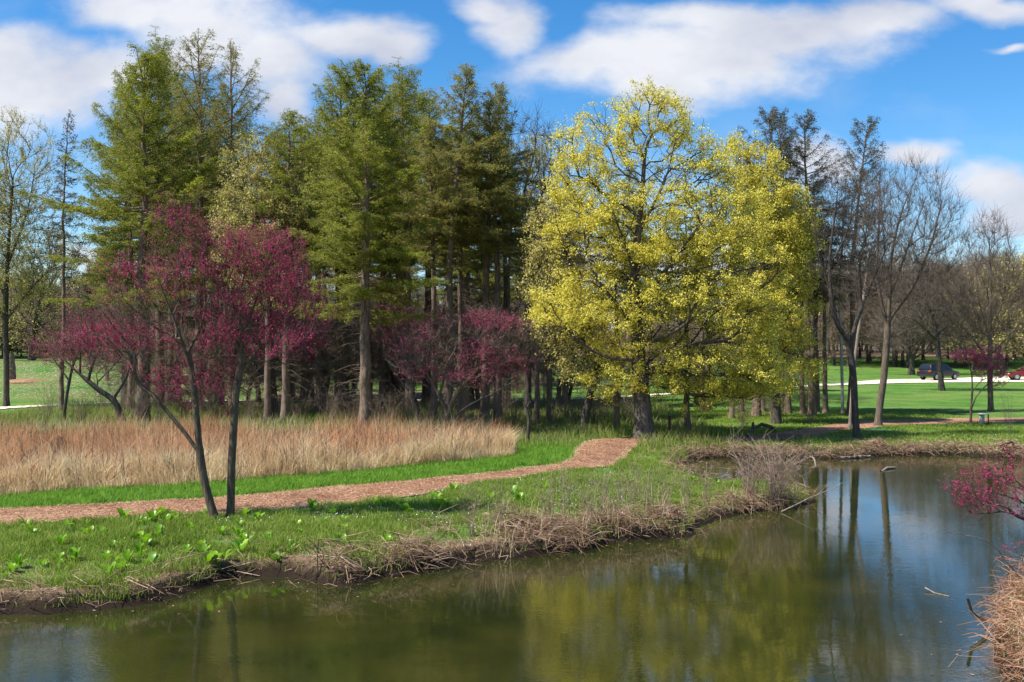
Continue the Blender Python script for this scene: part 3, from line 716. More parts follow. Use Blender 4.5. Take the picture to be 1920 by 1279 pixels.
# ---- redbuds
RB = dict(leaf='blossom', leafname='blossoms', droop=.0, aspect=.7, on_twig=1)
make_tree('redbud_tree', 'leaning redbud with magenta blossom, left of the twin pair beside the mulch path', 'redbud tree', (405,981), 23.0,
    [(396,950),(385,910),(376,860),(370,800),(364,740),(358,690),(352,640)],
    [[(374,850),(345,810),(318,778),(290,745),(262,722)],[(370,790),(330,735,-.5),(300,712,-.8),(262,690,-1),(215,655,-1.2),(180,610,-1.3)],[(364,740),(340,700,.6),(300,660,1.0),(262,600,1.2)],
     [(358,690),(345,620,-.4),(322,540,-.7),(300,470,-.8)],[(354,660),(372,590,.4),(368,500,.5),(350,420,.5)],[(362,720),(395,670,-.6),(430,620,-.8),(450,560,-.9)],[(368,770),(392,740),(420,715,.5),(470,690,.8)]],
    [(335,460,60,80),(270,540,85,75),(360,520,80,90),(220,600,85,70),(220,600,80,60),(300,630,90,60),(410,600,50,80),(185,640,55,55),(350,425,35,50)],
    560, .095, 31, 'bark_redbud', 'bark_redbud', nleaf=21000, lsize=.034, r_tip=.0035, ntwig=2600, ltwig=.55, rtwig=.0032, thr=.0075, scatter=.005, seg=.18, alpha=.3, flare=1.35, dfac=.8, twig_up=.8, shell=2.0, gaps=1.5, **RB)
make_tree('redbud_tree', 'upright redbud with magenta blossom, right of the twin pair beside the mulch path', 'redbud tree', (431,977), 23.2,
    [(433,940),(434,880),(437,820),(440,770),(443,730),(452,680),(452,620)],
    [[(441,745),(480,705,-.4),(520,675,-.8),(560,655,-1),(600,630,-1.1)],[(447,700),(490,640,.4),(530,590,.7),(560,560,.8)],[(452,660),(430,590,-.3),(425,520,-.4),(425,460,-.4)],
     [(452,640),(475,560,.3),(490,490,.5),(500,450,.5)],[(440,760),(430,700,.4),(415,660,.5)],[(438,800),(420,760),(400,745,.7),(350,735,1)]],
    [(430,490,60,50),(500,490,70,55),(540,560,65,65),(450,580,60,80),(575,620,50,50),(520,640,80,50)],
    470, .09, 32, 'bark_redbud', 'bark_redbud', nleaf=17500, lsize=.034, r_tip=.0035, ntwig=2300, ltwig=.55, rtwig=.0032, thr=.0075, scatter=.005, seg=.18, alpha=.3, flare=1.35, dfac=.8, twig_up=1.1, shell=1.2, **RB)
RB['leaf'] = 'blossom_far'
make_tree('redbud_tree', 'broad pink redbud at the back edge of the reed meadow, gnarled pale stems', 'redbud tree', (843,824), 43.0,
    [(842,795),(834,765),(822,740)], [[(840,780),(855,740),(890,700),(920,660)],[(822,740),(800,700),(775,660),(755,630)],[(825,745),(835,690),(855,650),(850,610)],[(842,790),(880,760),(940,730),(985,700)],[(822,740),(790,720),(750,700)],[(860,735),(930,680),(960,650),(990,640)]],
    [(780,655,60,50),(850,635,70,45),(920,640,80,55),(965,660,50,50),(870,690,110,40),(900,605,50,25)],
    600, .15, 33, 'bark_redbud', 'twig_grey', nleaf=24000, lsize=.05, r_tip=.006, ntwig=3600, ltwig=.6, rtwig=.005, thr=.014, scatter=.012, gaps=.8, seg=.25, alpha=.3, flare=1.2, **RB)
make_tree('redbud_tree', 'dull pink redbud with dark twisted stem, in the shade left of the broad one', 'redbud tree', (786,800), 48.5,
    [(782,770),(772,740),(778,700)], [[(778,700),(755,650),(740,610)],[(775,720),(800,660),(830,620)],[(772,740),(740,700),(720,660)]],
    [(740,610,50,50),(770,650,55,45),(720,560,45,40),(810,620,40,40)],
    450, .15, 34, 'bark_dark', 'twig_grey', nleaf=6000, lsize=.055, r_tip=.006, ntwig=3000, ltwig=.45, rtwig=.004, thr=.018, scatter=.02, seg=.3, alpha=.3, **RB)
make_tree('redbud_tree', 'old pink redbud leaning left over the reeds on a bent black trunk', 'redbud tree', (235,800), 47.0,
    [(225,775),(212,750),(190,735),(165,715),(142,695)], [[(142,695),(120,675),(90,655)],[(165,715),(175,680),(190,650)],[(150,700),(150,660),(140,620)],[(212,750),(240,700),(250,650)]],
    [(110,650,60,40),(170,620,60,55),(210,670,60,45),(240,620,50,50),(140,680,50,30)],
    420, .15, 35, 'bark_dark', 'bark_redbud', nleaf=4500, lsize=.05, gaps=1.2, r_tip=.006, ntwig=3000, ltwig=.42, rtwig=.004, thr=.018, scatter=.02, seg=.25, alpha=.3, **RB)
make_tree('redbud_tree', 'slight pink redbud with two thin dark stems, left of the leaning one', 'redbud tree', (118,790), 49.5,
    [(124,750),(130,715),(138,680)], [[(130,715),(105,680),(85,650)],[(138,680),(150,650),(155,620)]],
    [(90,645,45,25),(150,630,40,40),(120,665,40,25)],
    220, .08, 36, 'bark_dark', 'bark_redbud', nleaf=2600, lsize=.055, r_tip=.006, ntwig=1500, ltwig=.40, rtwig=.004, thr=.018, scatter=.02, seg=.3, **RB)
make_tree('redbud_tree', 'small bright pink redbud beside the little sign by the field path', 'redbud tree', (1820,791), 51.0,
    [(1821,760),(1823,735),(1822,700)], [[(1823,735),(1840,715),(1865,705)],[(1822,700),(1815,680),(1810,665)],[(1822,700),(1845,680),(1865,670)],[(1821,770),(1830,745),(1838,735)]],
    [(1815,668,28,14),(1850,672,38,22),(1865,700,30,12),(1800,668,20,8),(1870,722,20,5),(1845,700,20,16)],
    220, .06, 37, 'bark_redbud', 'twig_grey', nleaf=5200, lsize=.055, r_tip=.005, ntwig=2200, ltwig=.30, rtwig=.003, thr=.014, scatter=.02, seg=.2, **RB)
make_tree('redbud_tree', 'faint pink redbud half hidden behind the left of the huge maple', 'redbud tree', (1160,752), 70.0,
    [(1160,730),(1158,710)], [[(1158,710),(1130,690),(1110,680)],[(1158,710),(1180,690)]],
    [(1140,695,55,18),(1180,690,40,22)], 220, .12, 38, 'bark_dark', 'twig_grey', nleaf=4500, lsize=.08, r_tip=.009, ntwig=1600, ltwig=.5, rtwig=.006, thr=.03, scatter=.03, seg=.4, **RB)
make_tree('redbud_tree', 'shaded pink redbud deep among the larch trunks behind the twin pair', 'redbud tree', (395,775), 57.0,
    [(393,740),(390,700)], [[(390,700),(360,660)],[(390,700),(420,670)]],
    [(385,700,60,45),(330,720,50,40),(560,640,45,35)], 300, .12, 39, 'bark_dark', 'twig_grey', nleaf=9000, lsize=.07, r_tip=.008, ntwig=1800, ltwig=.5, rtwig=.005, thr=.025, scatter=.03, seg=.35, **RB)
# right edge redbud, rooted on the near bank outside the frame
RB['leaf'] = 'blossom'
make_tree('redbud_tree', 'dark magenta redbud boughs reaching in over the water from the right edge', 'redbud tree', (2130,1150), 16.5,
    [(2110,1100),(2080,1050),(2050,1000)], [[(2080,1050),(2010,990,-.3),(1940,975,-.5),(1870,955,-.6),(1800,930,-.6)],[(2050,1000),(1980,940,.3),(1910,915,.4),(1850,895,.5)],[(2110,1100),(2020,1060,.3),(1950,1050,.3),(1895,1055,.3)],
     [(2050,1000),(2000,920),(1960,870)],[(1960,980,-.4),(1900,1010,-.5),(1870,1020,-.5)]],
    [(1850,925,80,45),(1900,890,70,40),(1950,940,60,60),(1840,955,50,25),(2020,930,90,80)],
    340, .075, 40, 'bark_dark', 'bark_dark', nleaf=6500, lsize=.026, r_tip=.0045, ntwig=1000, ltwig=.30, rtwig=.002, thr=.009, scatter=.008, seg=.15, alpha=.3, dfac=.7, twig_up=.8, **RB)

# ================================================================== larches
LA = make_larch('larch_tree', 'x', 18.0, 5.0, 51, 'needle', .27, .32, prim=105, dens=1.6, sparse_top=.15, dead=50, irr=.55, shape=.45, topup=.9)
LB = make_larch('larch_tree', 'x', 18.0, 4.7, 52, 'needle', .27, .47, prim=90, dens=1.4, sparse_top=.4, dead=40, irr=.55, shape=.45, topup=.9)
LC = make_larch('larch_tree', 'x', 20.0, 4.6, 53, 'needle_brown', .26, .32, prim=100, dens=1.0, sparse_top=.55, dead=50, irr=.6, shape=.42, topup=.9)
LD = make_larch('larch_tree', 'x', 18.0, 3.4, 54, 'needle_brown', .23, .53, prim=88, dens=1.3, sparse_top=.35, dead=70, lean=.9, shape=.5, topup=.9)
LE = make_larch('larch_tree', 'x', 16.0, 1.5, 55, 'needle_bare', .12, .45, prim=80, dens=.6, sparse_top=.3, dead=40, cat='spruce tree', shape=.5, droop=.5)
LFk = make_larch('larch_tree', 'x', 18.0, 3.6, 56, 'needle_bare', .22, .42, prim=80, dens=.9, sparse_top=.2, dead=50, lean=.9, shape=.35, topup=.8, irr=.6, tuft=.10)
LG = make_larch('larch_tree', 'x', 17.0, 2.9, 57, 'needle', .21, .58, prim=60, dens=1.1, sparse_top=.2, dead=80, shape=.6)
LS = make_larch('pine_tree', 'x', 15.0, 2.8, 58, 'needle_dark', .26, .12, prim=110, dens=1.6, sparse_top=0, dead=10, cat='pine tree', shape=.6, tuft=.16)
place(LA, 268, 790, top_y=108, rz=2.6, wide=1.12, label='broad green larch, leftmost of the tall left group, boughs sweeping out over blue sky')
place(LB, 300, D=60, top_y=82, rz=1.0, wide=.8, label='green larch with a pointed top just right of the broad leftmost larch')
place(LC, 372, D=57, top_y=62, rz=.3, wide=1.15, label='tallest larch, brownish sparse top and dark branching limbs')
place(LC, 437, D=60, top_y=82, rz=2.3, wide=.9, label='narrow brownish larch right of the tallest larch')
place(LB, 235, D=64, top_y=160, rz=4.0, wide=.7, label='low green larch peeping out left behind the broad leftmost larch')
place(LE, 118, 778, top_y=212, rz=.5, label='thin nearly bare dark spruce standing alone against the sky at left')
place(LB, 545, D=72, top_y=222, rz=5.0, wide=.85, label='round-topped pale larch seen between the two tall larch groups')
place(LA, 685, 812, top_y=128, rz=.9, wide=1.15, label='thick green larch in the centre with shaggy roots at the reed meadow')
place(LB, 640, D=58, top_y=155, rz=3.3, wide=1.15, label='green larch leaning out left behind the thick centre larch')
place(LB, 758, D=60, top_y=138, rz=.7, wide=1.1, label='full larch close on the right of the thick centre larch')
place(LD, 838, 797, top_y=126, rz=0.0, wide=1.1, label='olive larch with a bent feathery tip, right of the centre group')
place(LD, 908, 792, top_y=157, rz=.4, wide=1.05, label='olive larch with a tip nodding right, nearest the dark bare forked tree')
for (px, D, top, w, lb) in [(600,57,225,1.0,'low full larch between the pale yellow budding tree and the centre group'),(722,63,170,1.0,'green larch squeezed between the thick centre larch and the full larch at its right'),
        (800,64,185,1.0,'full green larch filling the gap left of the olive larch with bent tip'),(872,58,250,1.0,'low full larch under the gap between the two olive larches'),(330,66,150,1.0,'full green larch filling in behind the tallest brownish larch'),(410,66,190,1.0,'green larch low behind the narrow brownish larch')]:
    place(LB, px, D=D, top_y=top, wide=w, label=lb)
place(LC, 870, D=66, top_y=215, rz=1.4, wide=1.0, label='thin brownish larch between the two olive larches')
place(LD, 950, D=64, top_y=235, rz=2.2, wide=1.0, label='low olive larch behind the left limb of the dark bare forked tree')
place(LFk, 1418, 782, top_y=203, rz=.3, wide=1.0, label='dark thin-needled larch rising just behind the rounder yellow maple')
place(LFk, 1478, 776, top_y=212, rz=2.1, wide=.8, label='dark sparse larch second in the right-hand row')
place(LFk, 1522, 780, top_y=222, rz=4.1, wide=1.0, label='dark sparse larch with flat-topped crown in the right-hand row')
place(LFk, 1594, 778, top_y=226, rz=-.3, wide=.9, label='dark larch with a crooked nodding tip at the right end of its row')
grove = 'larch trunks in the shaded grove'
gl = 'tall larch standing among many similar trunks in the shaded grove'
def grove_label(px, back):
    w = 'left of the thick centre larch' if px < 660 else ('right of the thick centre larch' if px < 975 else ('right of the dark forked tree' if px < 1180 else 'under and behind the yellow maples'))
    l = ('distant larch far back in the grove, ' if back else 'tall larch in the front of the grove, ')+w
    return dict(label=l, group=('far ' if back else 'front ')+'grove larches '+w)
stems = [(243,775),(275,768),(318,762),(330,760),(413,770),(500,800),(533,800),(545,752),(568,748),(583,750),(610,758),(635,772),(650,765),(716,770),(735,756),(748,762),(768,775),(815,795),
         (865,788),(880,760),(935,792),(952,770),(1005,795),(1028,792),(1058,765),(1155,812),(1290,812),(1316,772),(1328,770),(1372,786),(1390,775),(1430,772),(1468,774),(1505,778),(1548,776),(1530,774)]
for i, (px, by) in enumerate(stems):
    top = random.uniform(230, 330) if px < 980 else random.uniform(330, 470)
    if by > 790 and px < 1000: top = random.uniform(190, 260)
    place((LG, LG, LD)[i % 3] if px < 1000 else LG, px, by, top_y=top, wide=random.uniform(.85,1.15), **grove_label(px, by < 765))
for i in range(34):
    px = random.uniform(200, 1080) if i < 26 else random.uniform(1150, 1450); D = random.uniform(76, 108)
    place((LG, LD)[i % 2], px, D=D, top_y=640-(random.uniform(12,17)-4)*F/D, **grove_label(px, True))
for (px, D, top) in [(168,95,505),(75,112,590),(40,118,600),(15,112,570),(60,120,560),(-20,108,540),(-40,110,500),(135,110,600),(330,80,480),(600,90,580),(200,110,570),(760,95,575),(450,100,570),(560,110,590),(680,105,585)]:
    place(LS, px, D=D, top_y=top, wide=1.2, label='dark green pine filling a gap far behind the grove', group='dark pines behind the grove')

# ================================================================== bare wood far behind
def bare_proto(seed, leafm=None, Hh=14., r=.17, low=False):
    rg = np.random.default_rng(seed); W = Hh*.36
    n = 420; v = rg.normal(size=(n,3)); v /= np.linalg.norm(v, axis=1)[:,None]; v *= (rg.random(n)**(1/2.6))[:,None]
    c0 = .56 if not low else .5
    pts = np.stack([v[:,0]*W, v[:,1]*W, Hh*c0+v[:,2]*Hh*(1-c0)], -1); pts = pts[pts[:,2] > Hh*.12]
    tr = [(0,0,0),(rg.normal()*.1,0,Hh*.12),(rg.normal()*.25,rg.normal()*.2,Hh*.28),(rg.normal()*.3,rg.normal()*.3,Hh*.5)]
    pos, par, rad, _ = grow(rg, tr, [], pts, r, .016, .3, .6, .06)
    tw = twigs(rg, pos, par, rad, .05, 4200, 1.1, .010, .7)
    t, b = wood_meshes('bare', pos, par, rad, extra=sticks(*tw))
    root = thing('bare_tree', 'x', 'bare tree', (0,0,-100))
    obj('trunk', t, M['bark_dark'], root); obj('branches', b, M['twig_brown'], root)
    if leafm:
        P = along(rg, *tw[:3], 5200)+rg.normal(size=(5200,3))*.1; V, Fq = leaves(P, .22*rg.uniform(.6,1.3,len(P)), .4, .6, rg)
        obj('buds', mesh_from('buds', V, [Fq]), M[leafm], root)
    return root, Hh
BP = [bare_proto(71), bare_proto(72), bare_proto(73, r=.15), bare_proto(74, r=.2)]
BY = [bare_proto(75, 'leaf_sparse')]
lab_w = 'leafless brown tree in the dense wood far behind the field'
for i in range(74):
    px = 1500+ (i % 37)*14 + random.uniform(-8,8); D = (150 if i < 37 else 185)+random.uniform(-12,14)
    top = 640-(random.uniform(13,16)-2.0)*F/D + (10 if px < 1640 else 0)
    place(BP[i % 4], px, D=D, top_y=top, wide=random.uniform(1.0,1.3), label=lab_w, group='bare trees of the far wood')
for (px, D, top, w) in [(1880,120,478,'straight behind the tree with the round crown'),(1925,118,470,'highest, cut by the right edge'),(1825,135,520,'above the small pink redbud'),(1660,150,560,'behind the leaning grey tree')]:
    place(BY[0], px, D=D, top_y=top, wide=1.2, label='yellow-green budding tree of the far wood, '+w)
for i in range(70):
    px = -60 + i*18 + random.uniform(-8,8) if i < 60 else random.uniform(-60,260); D = random.uniform(125, 165)
    place(BP[i % 4], px, D=D, top_y=640-(random.uniform(8,12.5)-1.5)*F/D, wide=random.uniform(1.0,1.4), label='leafless brown tree closing the view behind the larch grove', group='bare trees behind the grove')
for i in range(14):
    px = 1080+i*30+random.uniform(-8,8); D = random.uniform(150, 175)
    place(BP[i % 4], px, D=D, top_y=640-random.uniform(7.5,10)*F/D, wide=1.3, label='leafless brown tree seen under and through the yellow maples', group='bare trees behind the maples')
# bare understorey shrubs
def shrub_proto(seed, n, Hh, spread, r=.006, mat='twig_brown', name='bare_shrub', leafm=None, nl=0, kinks=True):
    rg = np.random.default_rng(seed); A=[];B=[];C=[];R0=[]
    for k in range(n):
        az = rg.uniform(0,6.28); h = Hh*rg.uniform(.5,1.05); sp = spread*rg.uniform(.1,1)
        a = np.array([rg.normal()*.08*spread, rg.normal()*.08*spread, -.03]); c = a+np.array([math.cos(az)*sp, math.sin(az)*sp, h]); b = (a+c)/2+np.array([-math.cos(az)*sp*.18, -math.sin(az)*sp*.18, h*.08])
        A.append(a);B.append(b);C.append(c);R0.append(r*rg.uniform(.6,1.2))
        for j in range(7):
            u = rg.uniform(.3,1); p = (1-u)**2*a+2*u*(1-u)*b+u*u*c; q = p+rg.normal(size=3)*np.array([.16,.16,.10])*h+np.array([0,0,.15*h]); A.append(p);B.append((p+q)/2+rg.normal(size=3)*.01);C.append(q);R0.append(r*.45)
    A=np.array(A);B=np.array(B);C=np.array(C);R0=np.array(R0)
    root = thing(name, 'x', 'shrub', (0,0,-100)); mb = MB(); mb.add(*sticks(A,B,C,R0,R0*.4)); obj('stems', mb.mesh(name), M[mat], root)
    if leafm:
        V, Fq = leaves(along(rg, A,B,C,nl), .05*rg.uniform(.6,1.4,nl), -.3, .5, rg); obj('leaves', mesh_from(name+'_lv', V,[Fq]), M[leafm], root)
    return root, Hh
SP = [shrub_proto(81, 26, 2.2, 1.1, .009), shrub_proto(82, 34, 1.8, 1.3, .009)]
for i, (px, by) in enumerate([(225,790),(260,795),(300,800),(345,790),(470,800),(560,795),(620,800),(665,808),(705,812),(730,800),(760,808),(810,812),(860,815),(885,805),(925,806),(965,800),(1035,800),(1075,800),(1110,800),(1128,798),(1180,800),(1395,802),(1520,795),(150,795),(90,792)]):
    place(SP[i % 2], px, by, label='thicket of bare brown stems among the trunks behind the reeds', group='bare thickets under the grove')
place(SP[0], 1838, 803, label='spindly bare bush in front of the little sign') if False else None
place(shrub_proto(83, 12, 2.0, .8, .006), 1895, 815, label='spindly bare bush on the far bank at the right edge')
TS = shrub_proto(84, 60, 1.75, 1.2, .010, 'twig_pink')
place(TS, 1455, 948, rz=0, label='dense bare reddish shrub at the tip of the grassy spit')
place(shrub_proto(85, 36, 1.8, .8, .009, 'twig_pink'), 1405, 940, label='tall grey bare stems just left of the spit tip shrub')
W = shrub_proto(86, 14, 1.25, .55, .0065, 'twig_pink', leafm='grass', nl=90)
for i, (px, by) in enumerate([(1165,975),(1215,965),(1100,985),(1030,980),(1285,950),(940,1000),(885,1005),(1325,940),(1250,955),(1190,950),(1130,960),(1060,960)]):
    place(W, px, by, label='wispy grey sapling stems standing in the bank grass', group='wispy sapling stems')

for i in range(26):
    px = random.uniform(250, 1130) if i < 20 else random.uniform(1240, 1560); D = random.uniform(54, 76) if i < 20 else random.uniform(62, 80)
    place(BP[i % 4], px, D=D, top_y=640-random.uniform(1.5,4.0)*F/D, wide=random.uniform(1.2,1.7), label='short brown leafless tree of the undergrowth between larch trunks', group='short bare trees in the grove')
for i in range(22):
    px = random.uniform(-60, 290); D = random.uniform(108, 128)
    place(BP[i % 4], px, D=D, top_y=random.uniform(560, 625), wide=random.uniform(1.6,2.4), label='low brown leafless tree at the top of the left lawn', group='low bare trees above the left lawn')
for i in range(64):
    px = 180+i*13.2+random.uniform(-10,10); D = random.uniform(88, 118)
    place(BP[i % 4], px, D=D, top_y=640-random.uniform(1.5,4.0)*F/D, wide=random.uniform(1.5,2.2), label='low brown leafless tree closing the far side of the grove', group='low bare trees at the far side of the grove')
for i in range(48):
    px = random.uniform(190, 1150) if i < 38 else random.uniform(1250,1560); D = random.uniform(50, 80)
    place(SP[i % 2], px, D=D, top_y=None, wide=random.uniform(1.0,1.7), label='brown leafless bush in the shade between the larch trunks', group='bushes between the larch trunks')
# small gnarled snag by the path
make_tree('small_snag', 'short crooked dead stem at the right end of the reed meadow', 'dead tree', (989,838), 39.5, [(990,815),(992,790),(987,765)], [[(988,800),(978,780)]], [(985,745,16,20)], 20, .07, 41, 'bark_dark', 'bark_dark', seg=.2)

# ================================================================== meadow, grass, brush (stuff)
meadow_front = gp([(-400,975),(-100,945),(0,935),(120,925),(250,918),(420,908),(600,893),(760,879),(870,869),(965,858)])
MF = np.array(meadow_front)
def scatter_poly(n, xr, yr, test):
    out = []
    while sum(len(o) for o in out) < n:
        x = rng.uniform(*xr, n); y = rng.uniform(*yr, n); k = test(x, y); out.append(np.stack([x[k], y[k]], -1))
        if len(out) > 60: break
    return np.concatenate(out)[:n]
def meadow_d(x, y): return y-np.interp(x, MF[:,0], MF[:,1])
Xr = float(MF[-1,0])
def in_meadow(x, y):
    dd = meadow_d(x, y) + .4*vnoise(x, y, 1.3, 31); return (dd > 0) & (x < Xr-.05*(y-36) + .5*vnoise(x,y,1.,32)) & (y < 39.5 + (x+12)*.08 + vnoise(x,y,.5,33)*1.5) & (x > -.53*y-1)
def grass_mesh(name, P2, hh, ww, leanf, mat, label, cat, dz=0.0, clump_az=None):
    z = H(P2[:,0], P2[:,1])+dz; Pb = np.stack([P2[:,0], P2[:,1], z-.01], -1); n = len(P2)
    h = hh if isinstance(hh, np.ndarray) else np.full(n, hh)
    h = h*rng.uniform(.4,1.2,n)*(1+.25*(rng.random(n) < .06))
    az = rng.uniform(0, 6.28, n) if clump_az is None else vnoise(P2[:,0], P2[:,1], 1.4, 61)*14+rng.normal(size=n)*.8
    V, q, t = blades(Pb, h, ww*rng.uniform(.6,1.3,n), az, h*leanf*rng.random(n))
    return stuff(name, mesh_from(name, V, [q, t]), M[mat], label, cat)
P = scatter_poly(46000, (-21,Xr+1), (22,41), in_meadow); dd = meadow_d(P[:,0], P[:,1])
keep = rng.random(len(P)) < (sstep(.1, 1.6, dd)*.9+.1)*(1+1.2*vnoise(P[:,0],P[:,1],1.1,39)); P = P[keep]; dd = dd[keep]
hv = (.60+.38*sstep(.3, 3.0, dd))*(1+.5*vnoise(P[:,0],P[:,1],.5,35))
hv = hv*(1+.7*vnoise(P[:,0],P[:,1],2.2,62))
grass_mesh('meadow_stems', P, hv, .012, .55, 'redstem', 'dry reddish-brown stems filling the meadow behind the mulch path', 'dry reeds', clump_az=1)
P = scatter_poly(1300, (-21,Xr+1), (22,41), in_meadow); n = len(P); A = np.stack([P[:,0],P[:,1],H(P[:,0],P[:,1])],-1); Cc = A+np.stack([rng.normal(size=n)*.16, rng.normal(size=n)*.16, rng.uniform(.6,1.15,n)],-1)
k3 = rng.integers(0,n,n*3); u3 = rng.uniform(.5,.95,n*3)[:,None]; A2 = A[k3]+(Cc[k3]-A[k3])*u3; C2 = A2+rng.normal(size=(n*3,3))*np.array([.07,.07,.03])+np.array([0,0,.12])
V, q = sticks(np.concatenate([A,A2]), np.concatenate([(A+Cc)/2+rng.normal(size=A.shape)*.02, (A2+C2)/2]), np.concatenate([Cc,C2]), np.concatenate([np.full(n,.007),np.full(n*3,.004)]), np.concatenate([np.full(n,.004),np.full(n*3,.003)]))
stuff('meadow_stalks', mesh_from('meadow_stalks', V, [q]), M['bark_dark'], 'dark branching dead flower stalks standing through the reed meadow', 'dry stalks')
P = scatter_poly(120000, (-21,Xr+1), (22,41), in_meadow); dd = meadow_d(P[:,0], P[:,1])
keep = rng.random(len(P)) < (sstep(5.0, .8, dd)*.85+.15)*(1+1.6*vnoise(P[:,0],P[:,1],.9,38)); P = P[keep]; dd = dd[keep]
hv = (.50+.22*sstep(0,1,dd))*(1+.8*vnoise(P[:,0],P[:,1],.8,36))
grass_mesh('meadow_straw', P, hv*(1+.8*vnoise(P[:,0],P[:,1],2.6,63)), .014, 1.3, 'straw', 'pale bleached straw grass along the front of the reed meadow', 'dry grass', clump_az=1)
P = scatter_poly(3500, (-21,Xr-1), (37,46), lambda x,y: (x > -.53*y-1)); grass_mesh('tall_straw', P, .85, .014, .5, 'straw', 'scattered tall straw stems behind the reed meadow', 'dry grass')
P = scatter_poly(60000, (-28,9), (38,64), lambda x,y: (x > -.53*y-1) & (sdist(x,y) > .3) & (~in_path(x,y)) & (~in_meadow(x,y)) & (rng.random(len(x)) < 1.2-(y-38)/30))
grass_mesh('weeds', P, .42*(1+1.2*vnoise(P[:,0],P[:,1],.6,81)), .024, .9, 'grass_weed', 'rough green and tan undergrowth between the reed meadow and the grove', 'undergrowth')
# verge between meadow and path
def verge(x, y):
    d = meadow_d(x, y); m = (x < Xr) & (d < .35) & (d > -3.6) | (x >= Xr-.2) & (x < 3.2) & (y > 33) & (y < 40)
    return m & (~in_path(x+rng.normal(size=x.shape)*.10, y+rng.normal(size=x.shape)*.10)) & (y > 23) & (x > -.53*y-1) & ((x >= Xr-.2) | (y > np.interp(x, np.array(gp(lo[:18]))[:,0], np.array(gp(lo[:18]))[:,1])))
P = scatter_poly(70000, (-20,3.5), (22,41), verge)
grass_mesh('verge_grass', P, .15, .016, .8, 'grass_verge', 'bright green grass strip along the back of the mulch path', 'grass')
# near bank
def near_bank(x, y):
    s = sdist(x, y)+.22*vnoise(x,y,1.7,1)+.12*vnoise(x,y,4.5,2)
    m = (s > .03) & (y < 42) & (y > 13) & (x < 9.5) & (x > -.53*y-1) & (~in_path(x+rng.normal(size=x.shape)*.10, y+rng.normal(size=x.shape)*.10))
    below = y < np.interp(x, LOX, LOY)
    patch = vnoise(x,y,.9,41)*.9+vnoise(x,y,2.5,42)*.6
    dens = np.clip(sstep(.0,1.0,s)*.9+.05+patch*1.9, .05, 1)
    dens = dens*(1-.55*np.exp(-((s-.5)/.5)**2)*(x > -4.2)*(x < 4.2))
    return m & below & (rng.random(x.shape) < dens)
_lo = np.array(gp(lo)); k = int(np.argmax(_lo[:,0] > 3.0)); LOX, LOY = _lo[:18,0], _lo[:18,1]
LOX = np.append(LOX, [6, 9.5]); LOY = np.append(LOY, [41.5, 41.5])
P = scatter_poly(210000, (-14,9.5), (14,42), near_bank)
hv = .14*(1+1.1*vnoise(P[:,0],P[:,1],.7,43)+1.0*vnoise(P[:,0],P[:,1],2.6,44))
grass_mesh('bank_grass', P, hv, .014, .9, 'grass', 'lush green grass on the bank between mulch path and pond', 'grass')
P = scatter_poly(16000, (-14,9.5), (14,42), lambda x,y: (sdist(x,y) > .0) & (sdist(x,y) < 2.6) & (vnoise(x,y,1.1,48) > -.08) & (x > -.53*y-1) & (y < 41))
grass_mesh('bank_litter', P, .07, .014, 2.5, 'dead', 'flattened dead grass and leaf litter along the pond bank', 'dead grass')
# far bank under maple and to the right
P = scatter_poly(70000, (6,24), (38,58), lambda x,y: (sdist(x,y) > .25) & (~in_path(x,y)) & (x < .53*y+1) & (vnoise(x,y,.5,46)+vnoise(x,y,1.6,47)*.6+.14 > rng.uniform(-.4,.4,len(x))))
grass_mesh('far_bank_grass', P, .12, .025, .9, 'grass', 'patchy green grass along the far bank and around the field path', 'grass')
P = scatter_poly(7000, (5,24), (38.5,50), lambda x,y: (sdist(x,y) > .0) & (sdist(x,y) < 1.3) & (~in_path(x,y)) & (x < .53*y+1))
grass_mesh('far_bank_litter', P, .10, .025, 2.0, 'dead', 'brown dead litter edging the far shore of the pond', 'dead grass')
# mulch chips
P = scatter_poly(26000, (-13,5.5), (22,43), lambda x,y: in_path(x,y) & (x > -.53*y-1))
z = H(P[:,0],P[:,1])+.035; V, q = leaves(np.stack([P[:,0],P[:,1],z],-1), .07*rng.uniform(.4,1.3,len(P)), .0, .4)
V[:,2] = np.maximum(V[:,2], np.repeat(z,4)-.005); V[:,2] = np.repeat(z,4)+(V[:,2]-np.repeat(z,4))*.35
stuff('mulch_chips', mesh_from('mulch_chips', V, [q]), M['mulch_chip'], 'loose reddish wood chips strewn over the path', 'wood chips')
P = scatter_poly(9000, (-15,4.5), (21,41), lambda x,y: in_path(x,y) & (~in_path(x+.22*np.sign(rng.random(x.shape)-.5), y+.22*np.sign(rng.random(x.shape)-.5))) & (x > -.53*y-1))
grass_mesh('path_edge_straw', P, .04, .018, 3.0, 'straw', 'pale dry clippings along both edges of the mulch path', 'dry grass', dz=.03)
# petals / white flecks
P = scatter_poly(1300, (-8,3), (22,31), lambda x,y: (sdist(x,y) > .8) & (~in_path(x,y)) & (y < np.interp(x, LOX, LOY)))
V, q = leaves(np.stack([P[:,0],P[:,1],H(P[:,0],P[:,1])+.10*rng.random(len(P))+.03],-1), .035, .0, .8)
stuff('white_flowers', mesh_from('white_flowers', V, [q]), M['petal'], 'tiny white flowers dotted through the bank grass', 'flowers')
P = scatter_poly(500, (13,22), (38.5,43), lambda x,y: (sdist(x,y) > .8) & (~in_path(x,y)))
V, q = leaves(np.stack([P[:,0],P[:,1],H(P[:,0],P[:,1])+.10*rng.random(len(P))+.03],-1), .03, .0, .8)
stuff('white_flowers', mesh_from('white_flowers', V, [q]), M['petal'], 'tiny white flowers in the grass of the far right bank', 'flowers')
